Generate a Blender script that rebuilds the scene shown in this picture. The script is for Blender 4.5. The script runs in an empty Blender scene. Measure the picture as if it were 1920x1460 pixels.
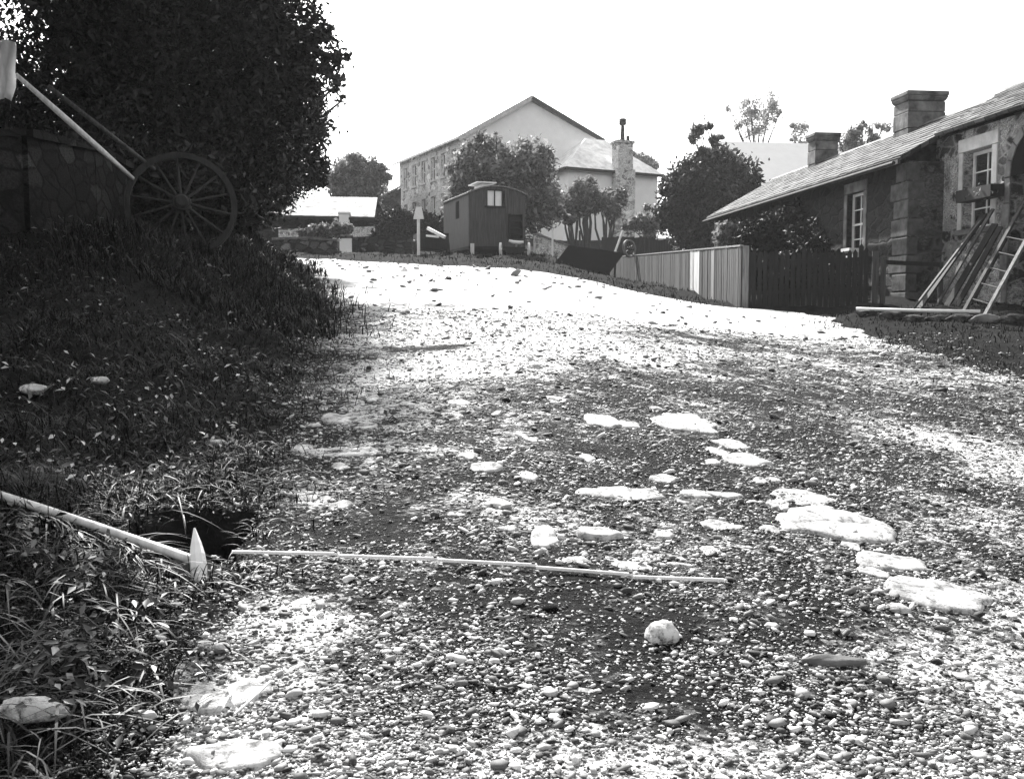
import bpy, bmesh, math, random
import numpy as np
from mathutils import Vector, noise as mnoise
R = math.radians
rng = np.random.default_rng(7)
random.seed(7)
scene = bpy.context.scene
COL = scene.collection

# ------------------------------------------------------------------ camera, sky, sun, exposure
F = 1900.0            # focal length in pixels of the 1920 px wide plate
CZ = 1.10             # height of the lens above the road under the tripod
PITCH = math.atan(140/1900)
cam = bpy.data.cameras.new('camera'); camo = bpy.data.objects.new('camera', cam); COL.objects.link(camo)
camo.location = (0, 0, CZ); camo.rotation_euler = (math.pi/2 - PITCH, 0, 0)
cam.sensor_width = 36; cam.lens = 36*F/1920; cam.clip_start = .05; cam.clip_end = 2000
scene.camera = camo
SUN_AZ = R(-15)       # measured from straight ahead (+Y), negative = to the left
SUN_EL = R(38)
w = bpy.data.worlds.new('World'); scene.world = w; w.use_nodes = True
nt = w.node_tree; nt.nodes.clear()
sky = nt.nodes.new('ShaderNodeTexSky'); sky.sky_type = 'NISHITA'; sky.sun_disc = False
sky.sun_elevation = SUN_EL; sky.sun_rotation = SUN_AZ; sky.dust_density = 4.0; sky.air_density = 1.5
bw = nt.nodes.new('ShaderNodeRGBToBW'); bg = nt.nodes.new('ShaderNodeBackground'); bg.inputs[1].default_value = 0.12
wo = nt.nodes.new('ShaderNodeOutputWorld')
nt.links.new(sky.outputs[0], bw.inputs[0]); nt.links.new(bw.outputs[0], bg.inputs[0]); nt.links.new(bg.outputs[0], wo.inputs[0])
sl = bpy.data.lights.new('sun', 'SUN'); sl.energy = 5.0; sl.angle = R(.5); sl.color = (1, .99, .975)
so = bpy.data.objects.new('sun', sl); COL.objects.link(so)
sd = Vector((math.sin(SUN_AZ)*math.cos(SUN_EL), math.cos(SUN_AZ)*math.cos(SUN_EL), math.sin(SUN_EL)))
so.rotation_euler = sd.to_track_quat('Z', 'Y').to_euler()
scene.view_settings.view_transform = 'Standard'; scene.view_settings.look = 'None'
scene.view_settings.exposure = 1.5; scene.view_settings.gamma = 1.0
HAZE = 0.0007

# ------------------------------------------------------------------ helpers: placing
CP, SP = math.cos(PITCH), math.sin(PITCH)
def ray(px, py):
    a = (px-960)/F; b = -(py-730)/F
    y = CP + b*SP; z = -SP + b*CP
    return a/y, z/y                       # x and z per metre of forward distance
def P(px, py, d):
    a, b = ray(px, py); return Vector((a*d, d, CZ + b*d))
def sst(a, b, x):
    t = np.clip((x-a)/(b-a), 0, 1); return t*t*(3-2*t)
BD = [-60, 0, 35, 46, 58, 75, 150, 600]
BZ = [-5.5, -1.07, 1.99, 2.75, 4.3, 5.5, 6.5, 7.0]
LE = None
def base(x, y):
    z = np.interp(y, BD, BZ) + CZ
    cf = .35*sst(-.2, 4.0, x)*(1 - sst(40, 58, y))*(1-.35*(1-sst(2, 7, y)))
    return z - cf
def xl(y): return np.interp(y, LY, LX)
def xr(y): return np.interp(y, RY, RX)
# road edges (metres)
LY = [-30, 1.2, 2.05, 2.4, 2.9, 3.1, 3.6, 4.6, 6.6, 8.6, 12.7, 16, 21, 27, 33, 37, 43, 60, 600]
LX = [-.75, -.72, -.70, -.78, -.76, -.83, -.93, -1.12, -1.42, -1.75, -2.3, -2.9, -4.05, -5.4, -7.4, -12, -28, -200, -2000]
RY = [-30, 0, 6, 9.4, 12, 14, 16, 17.2, 18.2, 20, 22, 25, 27.8, 31, 33.5, 35.5, 37.5, 50, 600]
RX = [9, 7.5, 5.6, 4.7, 4.6, 4.7, 4.9, 4.5, 3.7, 3.2, 2.2, -.1, -2.3, -5, -7.4, -10.5, -17, -90, -2000]
PIT = None
def vnoise(x, y, s, seed=0):
    # cheap smooth value noise in numpy
    x = np.asarray(x, float)/s + seed*17.3; y = np.asarray(y, float)/s + seed*9.1
    xi = np.floor(x); yi = np.floor(y); fx = x-xi; fy = y-yi
    fx = fx*fx*(3-2*fx); fy = fy*fy*(3-2*fy)
    def h(a, b):
        v = np.sin(a*127.1 + b*311.7 + seed*74.7)*43758.5453
        return v-np.floor(v)
    return (h(xi, yi)*(1-fx)+h(xi+1, yi)*fx)*(1-fy) + (h(xi, yi+1)*(1-fx)+h(xi+1, yi+1)*fx)*fy
def inpoly(x, y, poly, soft):
    # signed softness of a convex polygon listed anticlockwise
    m = np.ones_like(x)
    n = len(poly)
    for i in range(n):
        ax, ay = poly[i]; bx, by = poly[(i+1) % n]
        L = math.hypot(bx-ax, by-ay)
        dist = ((bx-ax)*(y-ay)-(by-ay)*(x-ax))/L
        m = m*sst(-soft*.5, soft*.5, dist)
    return m
def hz(x, y, pit=True):
    x = np.asarray(x, float); y = np.asarray(y, float)
    z = base(x, y)
    t = xl(y) - x
    amp = .10 + .85*sst(4.5, 12, y)*(1-sst(27, 38, y)*.8)
    z = z + amp*sst(.0, 2.1, t) + .10*sst(2.0, 6, t)*(1-sst(20, 35, y))
    t2 = x - xr(y)
    z = z - (.024*np.clip(y-17, 0, 27)*(1-sst(46, 57, y)))*sst(1.2, 4, x)
    z = z + sst(.0, .5, t2)*.06*(1-sst(25, 60, y)) - .22*sst(26, 32, y)*(1-sst(40, 50, y))*sst(.5, 4, x)
    # unevenness
    off = np.maximum(sst(0, .4, t), sst(0, .6, t2))
    z = z + (vnoise(x, y, .9, 1)-.5)*(.035+.20*off) + (vnoise(x, y, .28, 2)-.5)*(.014+.06*off) + (vnoise(x, y, .09, 3)-.5)*(.006+.01*off)
    if pit and PIT is not None:
        z = z - .30*inpoly(x, y, PIT, .05)
    return z
def G(px, py, dmax=120):
    a, b = ray(px, py)
    ys = np.concatenate([np.arange(1.2, 12, .01), np.arange(12, dmax, .05)])
    g = hz(a*ys, ys, False) - (CZ + b*ys)
    k = np.argmax(g >= 0)
    if g[k] < 0: k = len(ys)-1
    d = ys[k]; return Vector((a*d, d, float(hz(a*d, d, False))))
PIT = [(v.x, v.y) for v in (G(268, 1050), G(438, 1052), G(474, 962), G(310, 962))]
def gz(x, y): return float(hz(x, y, False))

# ------------------------------------------------------------------ helpers: materials
MATS = {}
def newmat(name, rough=.85, spec=.3):
    m = bpy.data.materials.new(name); m.use_nodes = True
    n = m.node_tree; p = n.nodes['Principled BSDF']
    p.inputs['Roughness'].default_value = rough; p.inputs['Specular IOR Level'].default_value = spec
    MATS[name] = m
    return m, n, p
def N(n, t, **k):
    o = n.nodes.new(t)
    for a, v in k.items(): setattr(o, a, v)
    return o
def ramp(n, src, stops, interp='LINEAR'):
    r = N(n, 'ShaderNodeValToRGB'); r.color_ramp.interpolation = interp
    e = r.color_ramp.elements
    while len(e) < len(stops): e.new(.5)
    for q, (p_, v) in zip(e, stops): q.position = p_; q.color = (v, v, v, 1)
    n.links.new(src, r.inputs[0]); return r.outputs[0]
def coords(n, scale=(1, 1, 1), rot=(0, 0, 0)):
    tc = N(n, 'ShaderNodeTexCoord'); mp = N(n, 'ShaderNodeMapping')
    mp.inputs['Scale'].default_value = scale; mp.inputs['Rotation'].default_value = rot
    n.links.new(tc.outputs['Object'], mp.inputs[0]); return mp.outputs[0]
def noise(n, co, s, det=6, r=.6):
    t = N(n, 'ShaderNodeTexNoise'); t.inputs['Scale'].default_value = s; t.inputs['Detail'].default_value = det
    t.inputs['Roughness'].default_value = r; n.links.new(co, t.inputs['Vector']); return t.outputs['Fac']
def math_(n, op, a, b):
    t = N(n, 'ShaderNodeMath', operation=op)
    for i, v in enumerate((a, b)):
        if isinstance(v, (int, float)): t.inputs[i].default_value = v
        else: n.links.new(v, t.inputs[i])
    return t.outputs[0]
def mixv(n, f, a, b):
    t = N(n, 'ShaderNodeMix', data_type='FLOAT')
    for i, v in ((0, f), (2, a), (3, b)):
        if isinstance(v, (int, float)): t.inputs[i].default_value = v
        else: n.links.new(v, t.inputs[i])
    return t.outputs[0]
def bump(n, p, h, strength=.5, dist=.02):
    b = N(n, 'ShaderNodeBump'); b.inputs['Strength'].default_value = strength; b.inputs['Distance'].default_value = dist
    n.links.new(h, b.inputs['Height']); n.links.new(b.outputs[0], p.inputs['Normal'])
def plain(name, lo, hi, s=6, rough=.85, scale=(1, 1, 1), bs=.4, bd=.01, spec=.3):
    m, n, p = newmat(name, rough, spec)
    co = coords(n, scale); f = noise(n, co, s, 8)
    c = ramp(n, f, [(.32, lo), (.68, hi)]); n.links.new(c, p.inputs['Base Color']); bump(n, p, f, bs, bd)
    return m
def wood(name, lo, hi, rough=.8, s=5, spec=.3):
    return plain(name, lo, hi, s, rough, (6, 6, .5), .5, .006, spec)
def rubble(name, lo, hi, mortar, sc=(3.0, 3.0, 5.5), rough=.9, patch=None):
    m, n, p = newmat(name, rough, .2)
    co = coords(n, sc)
    nz = N(n, 'ShaderNodeTexNoise'); nz.inputs['Scale'].default_value = 1.6; nz.inputs['Detail'].default_value = 4
    n.links.new(co, nz.inputs['Vector'])
    ad = N(n, 'ShaderNodeVectorMath', operation='MULTIPLY_ADD'); n.links.new(nz.outputs['Color'], ad.inputs[0])
    ad.inputs[1].default_value = (.45, .45, .45); n.links.new(co, ad.inputs[2])
    v = N(n, 'ShaderNodeTexVoronoi', feature='F1'); v.inputs['Scale'].default_value = 1; n.links.new(ad.outputs[0], v.inputs['Vector'])
    e = N(n, 'ShaderNodeTexVoronoi', feature='DISTANCE_TO_EDGE'); e.inputs['Scale'].default_value = 1; n.links.new(ad.outputs[0], e.inputs['Vector'])
    sp = N(n, 'ShaderNodeSeparateColor'); n.links.new(v.outputs['Color'], sp.inputs[0])
    st = ramp(n, sp.outputs[0], [(0, lo), (.7, lo*.6+hi*.4), (.92, hi), (1, min(1, hi*1.8))])
    fine = noise(n, co, 9, 8, .7)
    st2 = math_(n, 'MULTIPLY', st, ramp(n, fine, [(.32, .2), (.68, 1.6)]))
    ed = ramp(n, math_(n, 'ADD', e.outputs[0], math_(n, 'MULTIPLY', math_(n, 'SUBTRACT', noise(n, co, 5, 6, .7), .5), .22)), [(.0, 0), (.13, 1)])
    c = mixv(n, ed, mortar, st2)
    if patch is not None:
        pf = ramp(n, noise(n, coords(n), 1.3, 9, .75), [(.47, 0), (.54, 1)])
        c = mixv(n, pf, c, math_(n, 'MULTIPLY', patch, ramp(n, fine, [(.34, .12), (.66, 1.5)])))
    n.links.new(c, p.inputs['Base Color'])
    bump(n, p, math_(n, 'ADD', ed, math_(n, 'MULTIPLY', fine, .6)), .9, .03)
    return m
def tonemat(name, lo, hi, rough=.7, spec=.4, attr='tone', transl=0):
    m, n, p = newmat(name, rough, spec)
    a = N(n, 'ShaderNodeAttribute', attribute_name=attr)
    c = ramp(n, a.outputs['Fac'], [(0, lo), (1, hi)]); n.links.new(c, p.inputs['Base Color'])
    if transl:
        out = n.nodes['Material Output']; tr = N(n, 'ShaderNodeBsdfTranslucent'); mx = N(n, 'ShaderNodeMixShader')
        n.links.new(c, tr.inputs[0]); mx.inputs[0].default_value = transl
        n.links.new(p.outputs[0], mx.inputs[1]); n.links.new(tr.outputs[0], mx.inputs[2]); n.links.new(mx.outputs[0], out.inputs['Surface'])
    return m

M = {}
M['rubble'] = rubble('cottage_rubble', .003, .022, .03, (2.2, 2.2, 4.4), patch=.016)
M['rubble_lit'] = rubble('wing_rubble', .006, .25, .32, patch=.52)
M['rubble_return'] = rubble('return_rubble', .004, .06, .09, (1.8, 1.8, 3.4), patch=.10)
M['drystone'] = rubble('drystone', .006, .03, .004, (3.2, 3.2, 5))
M['far_rubble'] = rubble('far_rubble', .12, .75, .7, (2.2, 2.2, 3.6), patch=.75)
M['garden_stone'] = rubble('garden_stone', .02, .14, .015, (3, 3, 5))
M['dressed'] = plain('dressed_stone', .06, .22, 4)
M['dressed_pale'] = plain('pale_dressed_stone', .38, .62, 5)
M['mid_wood'] = wood('mid_wood', .07, .26)
M['quoin'] = plain('quoin_stone', .008, .12, 3.5, bd=.03, bs=.8)
M['fence_wood'] = wood('fence_wood', .012, .07)
M['chimney'] = plain('chimney_stone', .012, .20, 3.2, bd=.03, bs=.7)
M['white_wall'] = plain('whitewash', .84, .93, 2, .8)
M['white_paint'] = plain('white_paint', .72, .82, 12, .5)
M['pale_wood'] = wood('pale_wood', .45, .75, .6)
M['grey_wood'] = wood('grey_wood', .02, .08)
M['dark_wood'] = wood('dark_wood', .003, .016)
M['wagon_wood'] = wood('wagon_wood', .03, .085, .7)
M['black'] = plain('tar_and_shade_black', .002, .006, 5, .95, spec=.05)  # also colours in the shade of the arched doorway
M['iron'] = plain('iron', .01, .04, 9, .75, spec=.2)
M['glass'] = newmat('window_glass', .08, .6)[0]; M['glass'].node_tree.nodes['Principled BSDF'].inputs['Base Color'].default_value = (.012, .012, .012, 1)
M['curtain'] = plain('pale_curtain', .9, .96, 8)
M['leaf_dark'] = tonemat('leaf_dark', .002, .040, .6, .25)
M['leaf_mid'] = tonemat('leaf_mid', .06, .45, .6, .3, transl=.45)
M['leaf_deep'] = tonemat('leaf_deep', .01, .12, .6, .3, transl=.3)  # darker leaf tone belonging to the round tree itself
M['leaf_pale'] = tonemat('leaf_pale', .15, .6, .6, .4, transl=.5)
M['grass'] = tonemat('grass_blades', .001, .032, .55, .2)
M['grass_far'] = tonemat('grass_far', .001, .030, .8, .05)
M['bark'] = plain('bark', .02, .07, 8, .95, (3, 3, .6), .8, .03)
M['pebble'] = tonemat('pebbles', .012, .68, .75, .3)
# slate roof
def slate(name, lo, hi, u, rough=.42):
    m, n, p = newmat(name, rough, .15)
    ang = math.atan2(u[1], u[0])
    co = coords(n, (1, 1, 1), (0, 0, -ang))
    b = N(n, 'ShaderNodeTexBrick'); b.inputs['Scale'].default_value = 1; b.inputs['Brick Width'].default_value = .32; b.inputs['Row Height'].default_value = .17
    b.inputs['Mortar Size'].default_value = .012; b.inputs['Color1'].default_value = (lo, lo, lo, 1); b.inputs['Color2'].default_value = (hi, hi, hi, 1)
    b.inputs['Mortar'].default_value = (.01, .01, .01, 1); n.links.new(co, b.inputs['Vector'])
    f = noise(n, co, 3, 8, .7)
    sc = math_(n, 'MULTIPLY', b.outputs['Color'], ramp(n, f, [(.3, .35), (.7, 1.6)]))
    n.links.new(sc, p.inputs['Base Color']); bump(n, p, math_(n, 'ADD', b.outputs['Fac'], f), -.6, .02)
    return m
# ground soil
def soil(name, lo, hi):
    m, n, p = newmat(name, 1.0, .02)
    co = coords(n); f = noise(n, co, 7, 10, .75)
    n.links.new(ramp(n, f, [(.35, lo), (.7, hi)]), p.inputs['Base Color']); bump(n, p, f, .8, .03)
    return m
M['soil'] = soil('grassy_soil', .005, .025)
# road: fine grit whose tone follows the 'dust' attribute (real patches of pale dust on dark earth)
def roadmat():
    m, n, p = newmat('road_surface', .95, .06)
    co = coords(n)
    a = N(n, 'ShaderNodeAttribute', attribute_name='dust').outputs['Fac']
    v = N(n, 'ShaderNodeTexVoronoi', feature='F1'); v.inputs['Scale'].default_value = 48; n.links.new(co, v.inputs['Vector'])
    s1 = N(n, 'ShaderNodeSeparateColor'); n.links.new(v.outputs['Color'], s1.inputs[0])
    v2 = N(n, 'ShaderNodeTexVoronoi', feature='F1'); v2.inputs['Scale'].default_value = 17; n.links.new(co, v2.inputs['Vector'])
    s2 = N(n, 'ShaderNodeSeparateColor'); n.links.new(v2.outputs['Color'], s2.inputs[0])
    big = noise(n, co, 2.6, 9, .68); fine = noise(n, co, 55, 5, .7)
    q = math_(n, 'ADD', math_(n, 'MULTIPLY', s1.outputs[0], .42), math_(n, 'MULTIPLY', s2.outputs[1], .55))
    q = math_(n, 'ADD', q, math_(n, 'MULTIPLY', math_(n, 'SUBTRACT', big, .5), 1.4))
    q = math_(n, 'ADD', q, math_(n, 'MULTIPLY', math_(n, 'SUBTRACT', fine, .5), 1.1))
    q = math_(n, 'ADD', q, math_(n, 'SUBTRACT', math_(n, 'MULTIPLY', a, 1.2), .46))
    c = ramp(n, q, [(.16, .008), (.40, .028), (.60, .16), (.95, .6)])
    n.links.new(c, p.inputs['Base Color'])
    h = math_(n, 'ADD', math_(n, 'MULTIPLY', v2.outputs['Distance'], -.9), math_(n, 'MULTIPLY', v.outputs['Distance'], -.5))
    h = math_(n, 'ADD', h, fine)
    bump(n, p, h, 1, .02)
    return m
M['road'] = roadmat()
def slabmat(lo=.13, hi=.58):
    m, n, p = newmat('slab_stone', .75, .3)
    co = coords(n); f = noise(n, co, 5, 10, .7); f2 = noise(n, co, 34, 6, .75)
    c = math_(n, 'MULTIPLY', ramp(n, f, [(.32, lo), (.66, hi)]), ramp(n, f2, [(.36, .10), (.52, 1)]))
    n.links.new(c, p.inputs['Base Color']); bump(n, p, math_(n, 'ADD', f, f2), .5, .012)
    return m
M['slab'] = slabmat(); M['slab_pale'] = slabmat(.35, .7)

# ------------------------------------------------------------------ helpers: meshes and things
def mesh_np(name, V, FA, mat=None, parent=None, tone=None, attr='tone', smooth=False, origin=None):
    """V (n,3) world coordinates, FA (m,k) index array or list of faces"""
    V = np.asarray(V, dtype=np.float32)
    if parent is not None:
        r = parent
        off = Vector(r.location)
        if r.parent: off = off + Vector(r.parent.location)
        V = V - np.array(off, dtype=np.float32)
    elif origin is not None: V = V - np.array(origin, dtype=np.float32)
    me = bpy.data.meshes.new(name)
    if isinstance(FA, np.ndarray):
        k = FA.shape[1]; me.vertices.add(len(V)); me.vertices.foreach_set('co', V.ravel())
        me.loops.add(FA.size); me.loops.foreach_set('vertex_index', FA.ravel().astype(np.int32))
        me.polygons.add(len(FA)); me.polygons.foreach_set('loop_start', np.arange(0, FA.size, k, dtype=np.int32))
        me.polygons.foreach_set('loop_total', np.full(len(FA), k, dtype=np.int32)); me.update(calc_edges=True)
    else:
        me.from_pydata(V.tolist(), [], FA); me.update()
    if tone is not None:
        at = me.attributes.new(attr, 'FLOAT', 'POINT'); at.data.foreach_set('value', np.asarray(tone, dtype=np.float32))
    if smooth: me.polygons.foreach_set('use_smooth', np.ones(len(me.polygons), dtype=bool))
    if mat is not None: me.materials.append(M[mat] if isinstance(mat, str) else mat)
    o = bpy.data.objects.new(name, me); COL.objects.link(o)
    if parent is not None: o.parent = parent
    elif origin is not None: o.location = origin
    return o
def tag(o, label=None, cat=None, group=None, kind=None):
    if label: o['label'] = label
    if cat: o['category'] = cat
    if group: o['group'] = group
    if kind: o['kind'] = kind
    return o
def thing(name, loc, label, cat, group=None):
    o = bpy.data.objects.new(name, None); o.empty_display_size = .2; COL.objects.link(o); o.location = loc
    return tag(o, label, cat, group)
def frame(o, u, up=(0, 0, 1)):
    """local frame: u along, n outward, z up"""
    o = Vector(o); u = Vector(u).normalized(); up = Vector(up).normalized(); n = up.cross(u)
    return lambda a, b, c: o + u*a + n*b + up*c
class MB:
    def __init__(s): s.v = []; s.f = []
    def add(s, vs, fs):
        k = len(s.v); s.v += [tuple(v) for v in vs]; s.f += [tuple(i+k for i in f) for f in fs]; return s
    def hexa(s, c): return s.add(c, [(0, 3, 2, 1), (4, 5, 6, 7), (0, 1, 5, 4), (1, 2, 6, 5), (2, 3, 7, 6), (3, 0, 4, 7)])
    def box(s, fr, a0, a1, b0, b1, c0, c1):
        return s.hexa([fr(a0, b0, c0), fr(a1, b0, c0), fr(a1, b1, c0), fr(a0, b1, c0), fr(a0, b0, c1), fr(a1, b0, c1), fr(a1, b1, c1), fr(a0, b1, c1)])
    def bar(s, p, q, wd, th, upv=(0, 0, 1)):
        p = Vector(p); q = Vector(q); d = (q-p).normalized(); sx = d.cross(Vector(upv))
        if sx.length < 1e-3: sx = d.cross(Vector((1, 0, 0)))
        sx.normalize(); sy = sx.cross(d)
        sx *= wd/2; sy *= th/2
        return s.hexa([p-sx-sy, p+sx-sy, q+sx-sy, q-sx-sy, p-sx+sy, p+sx+sy, q+sx+sy, q-sx+sy])
    def tube(s, pts, rad, seg=8, cap=True):
        pts = [Vector(p) for p in pts]; k = len(s.v); n = len(pts)
        if isinstance(rad, (int, float)): rad = [rad]*n
        pr = None
        for i, p in enumerate(pts):
            d = (pts[min(i+1, n-1)]-pts[max(i-1, 0)]).normalized()
            if pr is None: pr = d.orthogonal().normalized()
            pr = (pr - d*pr.dot(d)).normalized(); q = d.cross(pr)
            for j in range(seg):
                a = 2*math.pi*j/seg; s.v.append(tuple(p + (pr*math.cos(a)+q*math.sin(a))*rad[i]))
        for i in range(n-1):
            for j in range(seg):
                a = k+i*seg+j; b = k+i*seg+(j+1) % seg; s.f.append((a, b, b+seg, a+seg))
        if cap:
            s.f.append(tuple(k+j for j in range(seg))[::-1]); s.f.append(tuple(k+(n-1)*seg+j for j in range(seg)))
        return s
    def ring(s, c, ax, r0, r1, h, seg=48):
        """flat ring (rim) with axis ax, radii r0<r1, width h"""
        c = Vector(c); ax = Vector(ax).normalized(); e = ax.orthogonal().normalized(); g = ax.cross(e); k = len(s.v)
        for j in range(seg):
            a = 2*math.pi*j/seg; d = e*math.cos(a)+g*math.sin(a)
            for (r, t) in ((r0, -h/2), (r1, -h/2), (r1, h/2), (r0, h/2)): s.v.append(tuple(c+d*r+ax*t))
        for j in range(seg):
            for q in range(4):
                a = k+4*j+q; b = k+4*j+(q+1) % 4; a2 = k+4*((j+1) % seg)+q; b2 = k+4*((j+1) % seg)+(q+1) % 4
                s.f.append((a, b, b2, a2))
        return s
    def disc(s, c, ax, r, h, seg=24):
        c = Vector(c); ax = Vector(ax).normalized(); return s.tube([c-ax*h/2, c+ax*h/2], r, seg)
    def prism(s, poly, d):
        """poly: world points in a plane, extruded by vector d"""
        n = len(poly); d = Vector(d); vs = [Vector(p) for p in poly] + [Vector(p)+d for p in poly]
        return s.add(vs, [tuple(range(n))[::-1], tuple(range(n, 2*n))] + [(i, (i+1) % n, n+(i+1) % n, n+i) for i in range(n)])
    def build(s, name, mat, parent=None, origin=None, bevel=0, smooth=False):
        o = mesh_np(name, s.v, s.f, mat, parent, origin=origin, smooth=smooth)
        bm = bmesh.new(); bm.from_mesh(o.data); bmesh.ops.recalc_face_normals(bm, faces=bm.faces); bm.to_mesh(o.data); bm.free()
        if bevel:
            b = o.modifiers.new('bevel', 'BEVEL'); b.width = bevel; b.segments = 2; b.limit_method = 'ANGLE'
        return o

# ------------------------------------------------------------------ ground and road
def axis(segs):
    out = []
    for a, b, st in segs: out.append(np.arange(a, b, st))
    return np.unique(np.concatenate(out + [[segs[-1][1]]]))
gx = axis([(-400, -60, 40), (-60, -16, 2.2), (-16, -4, .3), (-4, -1.6, .06), (-1.6, -.4, .025), (-.4, 1.6, .2), (1.6, 8, .09), (8, 20, .5), (20, 80, 4), (80, 400, 40)])
gy = axis([(-60, 0, 5), (0, 1.8, .2), (1.8, 4.4, .03), (4.4, 9, .08), (9, 20, .2), (20, 50, .5), (50, 110, 3), (110, 600, 40)])
X, Y = np.meshgrid(gx, gy)
Z = hz(X, Y)
inroad = sst(.14, .3, X-xl(Y))*sst(.2, .4, xr(Y)-X)
Z = Z - .05*inroad
nx, ny = len(gx), len(gy)
idx = np.arange(nx*ny).reshape(ny, nx)
FQ = np.stack([idx[:-1, :-1].ravel(), idx[:-1, 1:].ravel(), idx[1:, 1:].ravel(), idx[1:, :-1].ravel()], 1)
tag(mesh_np('ground', np.stack([X.ravel(), Y.ravel(), Z.ravel()], 1), FQ, 'soil', smooth=True), kind='structure')

# pale dust patches lying on the road: (px, py of the spot on the ground, radius across m, radius along m, strength)
DUST = [(540, 1160, .16, .22, .75), (440, 1320, .20, .16, .6), (470, 1430, .25, .12, .7), (590, 940, .22, .3, .45), (1870, 860, .55, 1.0, .75), (1890, 1150, .2, .4, .55),
        (1900, 1000, .3, .5, .45), (640, 850, .35, .25, .55), (700, 720, .6, .4, .5), (900, 640, 1.3, 1.4, .65), (1040, 660, .8, .7, .4), (680, 780, .4, .5, .35), (780, 700, .7, .5, .5), (900, 690, .6, .4, .35), (1250, 600, 2, 1.2, .35), (620, 740, .3, .5, .3),
        (900, 1440, .5, .13, .28), (1600, 1440, .7, .13, .3), (1880, 1340, .25, .3, .4), (1150, 1440, .4, .12, .2), (1600, 1260, .2, .2, .18), (1000, 980, .3, .2, .22), (1000, 780, .3, .3, .12)]
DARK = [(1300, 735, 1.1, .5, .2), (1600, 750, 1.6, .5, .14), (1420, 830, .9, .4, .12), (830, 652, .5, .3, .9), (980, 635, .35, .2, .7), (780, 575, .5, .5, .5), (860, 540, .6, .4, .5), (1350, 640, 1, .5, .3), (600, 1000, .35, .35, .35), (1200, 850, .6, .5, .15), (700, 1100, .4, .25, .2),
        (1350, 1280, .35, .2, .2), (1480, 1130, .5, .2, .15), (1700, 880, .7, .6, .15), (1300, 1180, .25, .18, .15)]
DUSTW = [(G(a, b).xy, c, d, e) for a, b, c, d, e in DUST]
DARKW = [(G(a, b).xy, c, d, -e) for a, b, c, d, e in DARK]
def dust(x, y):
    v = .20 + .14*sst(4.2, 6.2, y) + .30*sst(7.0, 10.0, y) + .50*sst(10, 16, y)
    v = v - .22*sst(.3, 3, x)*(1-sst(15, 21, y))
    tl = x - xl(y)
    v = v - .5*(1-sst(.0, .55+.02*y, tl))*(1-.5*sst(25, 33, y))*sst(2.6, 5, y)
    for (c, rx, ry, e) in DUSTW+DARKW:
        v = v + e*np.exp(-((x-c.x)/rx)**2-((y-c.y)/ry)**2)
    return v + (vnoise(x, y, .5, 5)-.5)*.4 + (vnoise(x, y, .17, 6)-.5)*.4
ry = axis([(-20, 1.2, .5), (1.2, 4.5, .025), (4.5, 9, .05), (9, 18, .12), (18, 37, .25), (37, 60, 1)])
NC = 330
tt = np.linspace(0, 1, NC)
XX = xl(ry)[:, None] + (xr(ry)-xl(ry))[:, None]*tt[None, :]
wob = (vnoise(ry, ry*0, .35, 8)-.5)*.16 + (vnoise(ry, ry*0, .1, 9)-.5)*.05
XX = XX + wob[:, None]*(1-tt)[None, :]**8 + (vnoise(ry, ry*0+3, .4, 8)-.5)[:, None]*.3*tt[None, :]**8
YY = np.repeat(ry[:, None], NC, 1)
ZZ = hz(XX, YY, False) + .010
ZZ[:, 0] -= .03; ZZ[:, -1] -= .03
idx = np.arange(NC*len(ry)).reshape(len(ry), NC)
FQ = np.stack([idx[:-1, :-1].ravel(), idx[:-1, 1:].ravel(), idx[1:, 1:].ravel(), idx[1:, :-1].ravel()], 1)
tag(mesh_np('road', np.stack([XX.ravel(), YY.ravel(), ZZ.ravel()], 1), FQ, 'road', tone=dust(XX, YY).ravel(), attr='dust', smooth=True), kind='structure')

# gravel: loose pebbles on the road (one uncountable mass)
def ico():
    t = (1+5**.5)/2
    v = np.array([(-1, t, 0), (1, t, 0), (-1, -t, 0), (1, -t, 0), (0, -1, t), (0, 1, t), (0, -1, -t), (0, 1, -t), (t, 0, -1), (t, 0, 1), (-t, 0, -1), (-t, 0, 1)], float)
    v /= np.linalg.norm(v[0])
    f = np.array([(0, 11, 5), (0, 5, 1), (0, 1, 7), (0, 7, 10), (0, 10, 11), (1, 5, 9), (5, 11, 4), (11, 10, 2), (10, 7, 6), (7, 1, 8), (3, 9, 4), (3, 4, 2), (3, 2, 6), (3, 6, 8), (3, 8, 9), (4, 9, 5), (2, 4, 11), (6, 2, 10), (8, 6, 7), (9, 8, 1)])
    return v, f
IV, IF = ico()
def pebbles(x, y, r, tone, sink=.25):
    n = len(x)
    V = IV[None]*(1+rng.uniform(-.42, .40, (n, 12, 1)))
    sx = rng.uniform(.7, 1.6, n); sy = rng.uniform(.6, 1.3, n); sz = rng.uniform(.28, .68, n)
    V = V*np.stack([sx, sy, sz], 1)[:, None, :]*r[:, None, None]
    a = rng.uniform(0, 6.28, n); c, s = np.cos(a)[:, None], np.sin(a)[:, None]
    tilt = rng.normal(0, .25, n)[:, None]
    vx = V[..., 0]*c - V[..., 1]*s; vy = V[..., 0]*s + V[..., 1]*c; vz = V[..., 2] + vx*tilt
    z = hz(x, y, False) + .010
    W = np.stack([vx+x[:, None], vy+y[:, None], vz+(z+r*sz*(1-2*sink))[:, None]], -1).reshape(-1, 3)
    Fc = (IF[None]+(np.arange(n)*12)[:, None, None]).reshape(-1, 3)
    return W, Fc, np.repeat(tone, 12)
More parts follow.
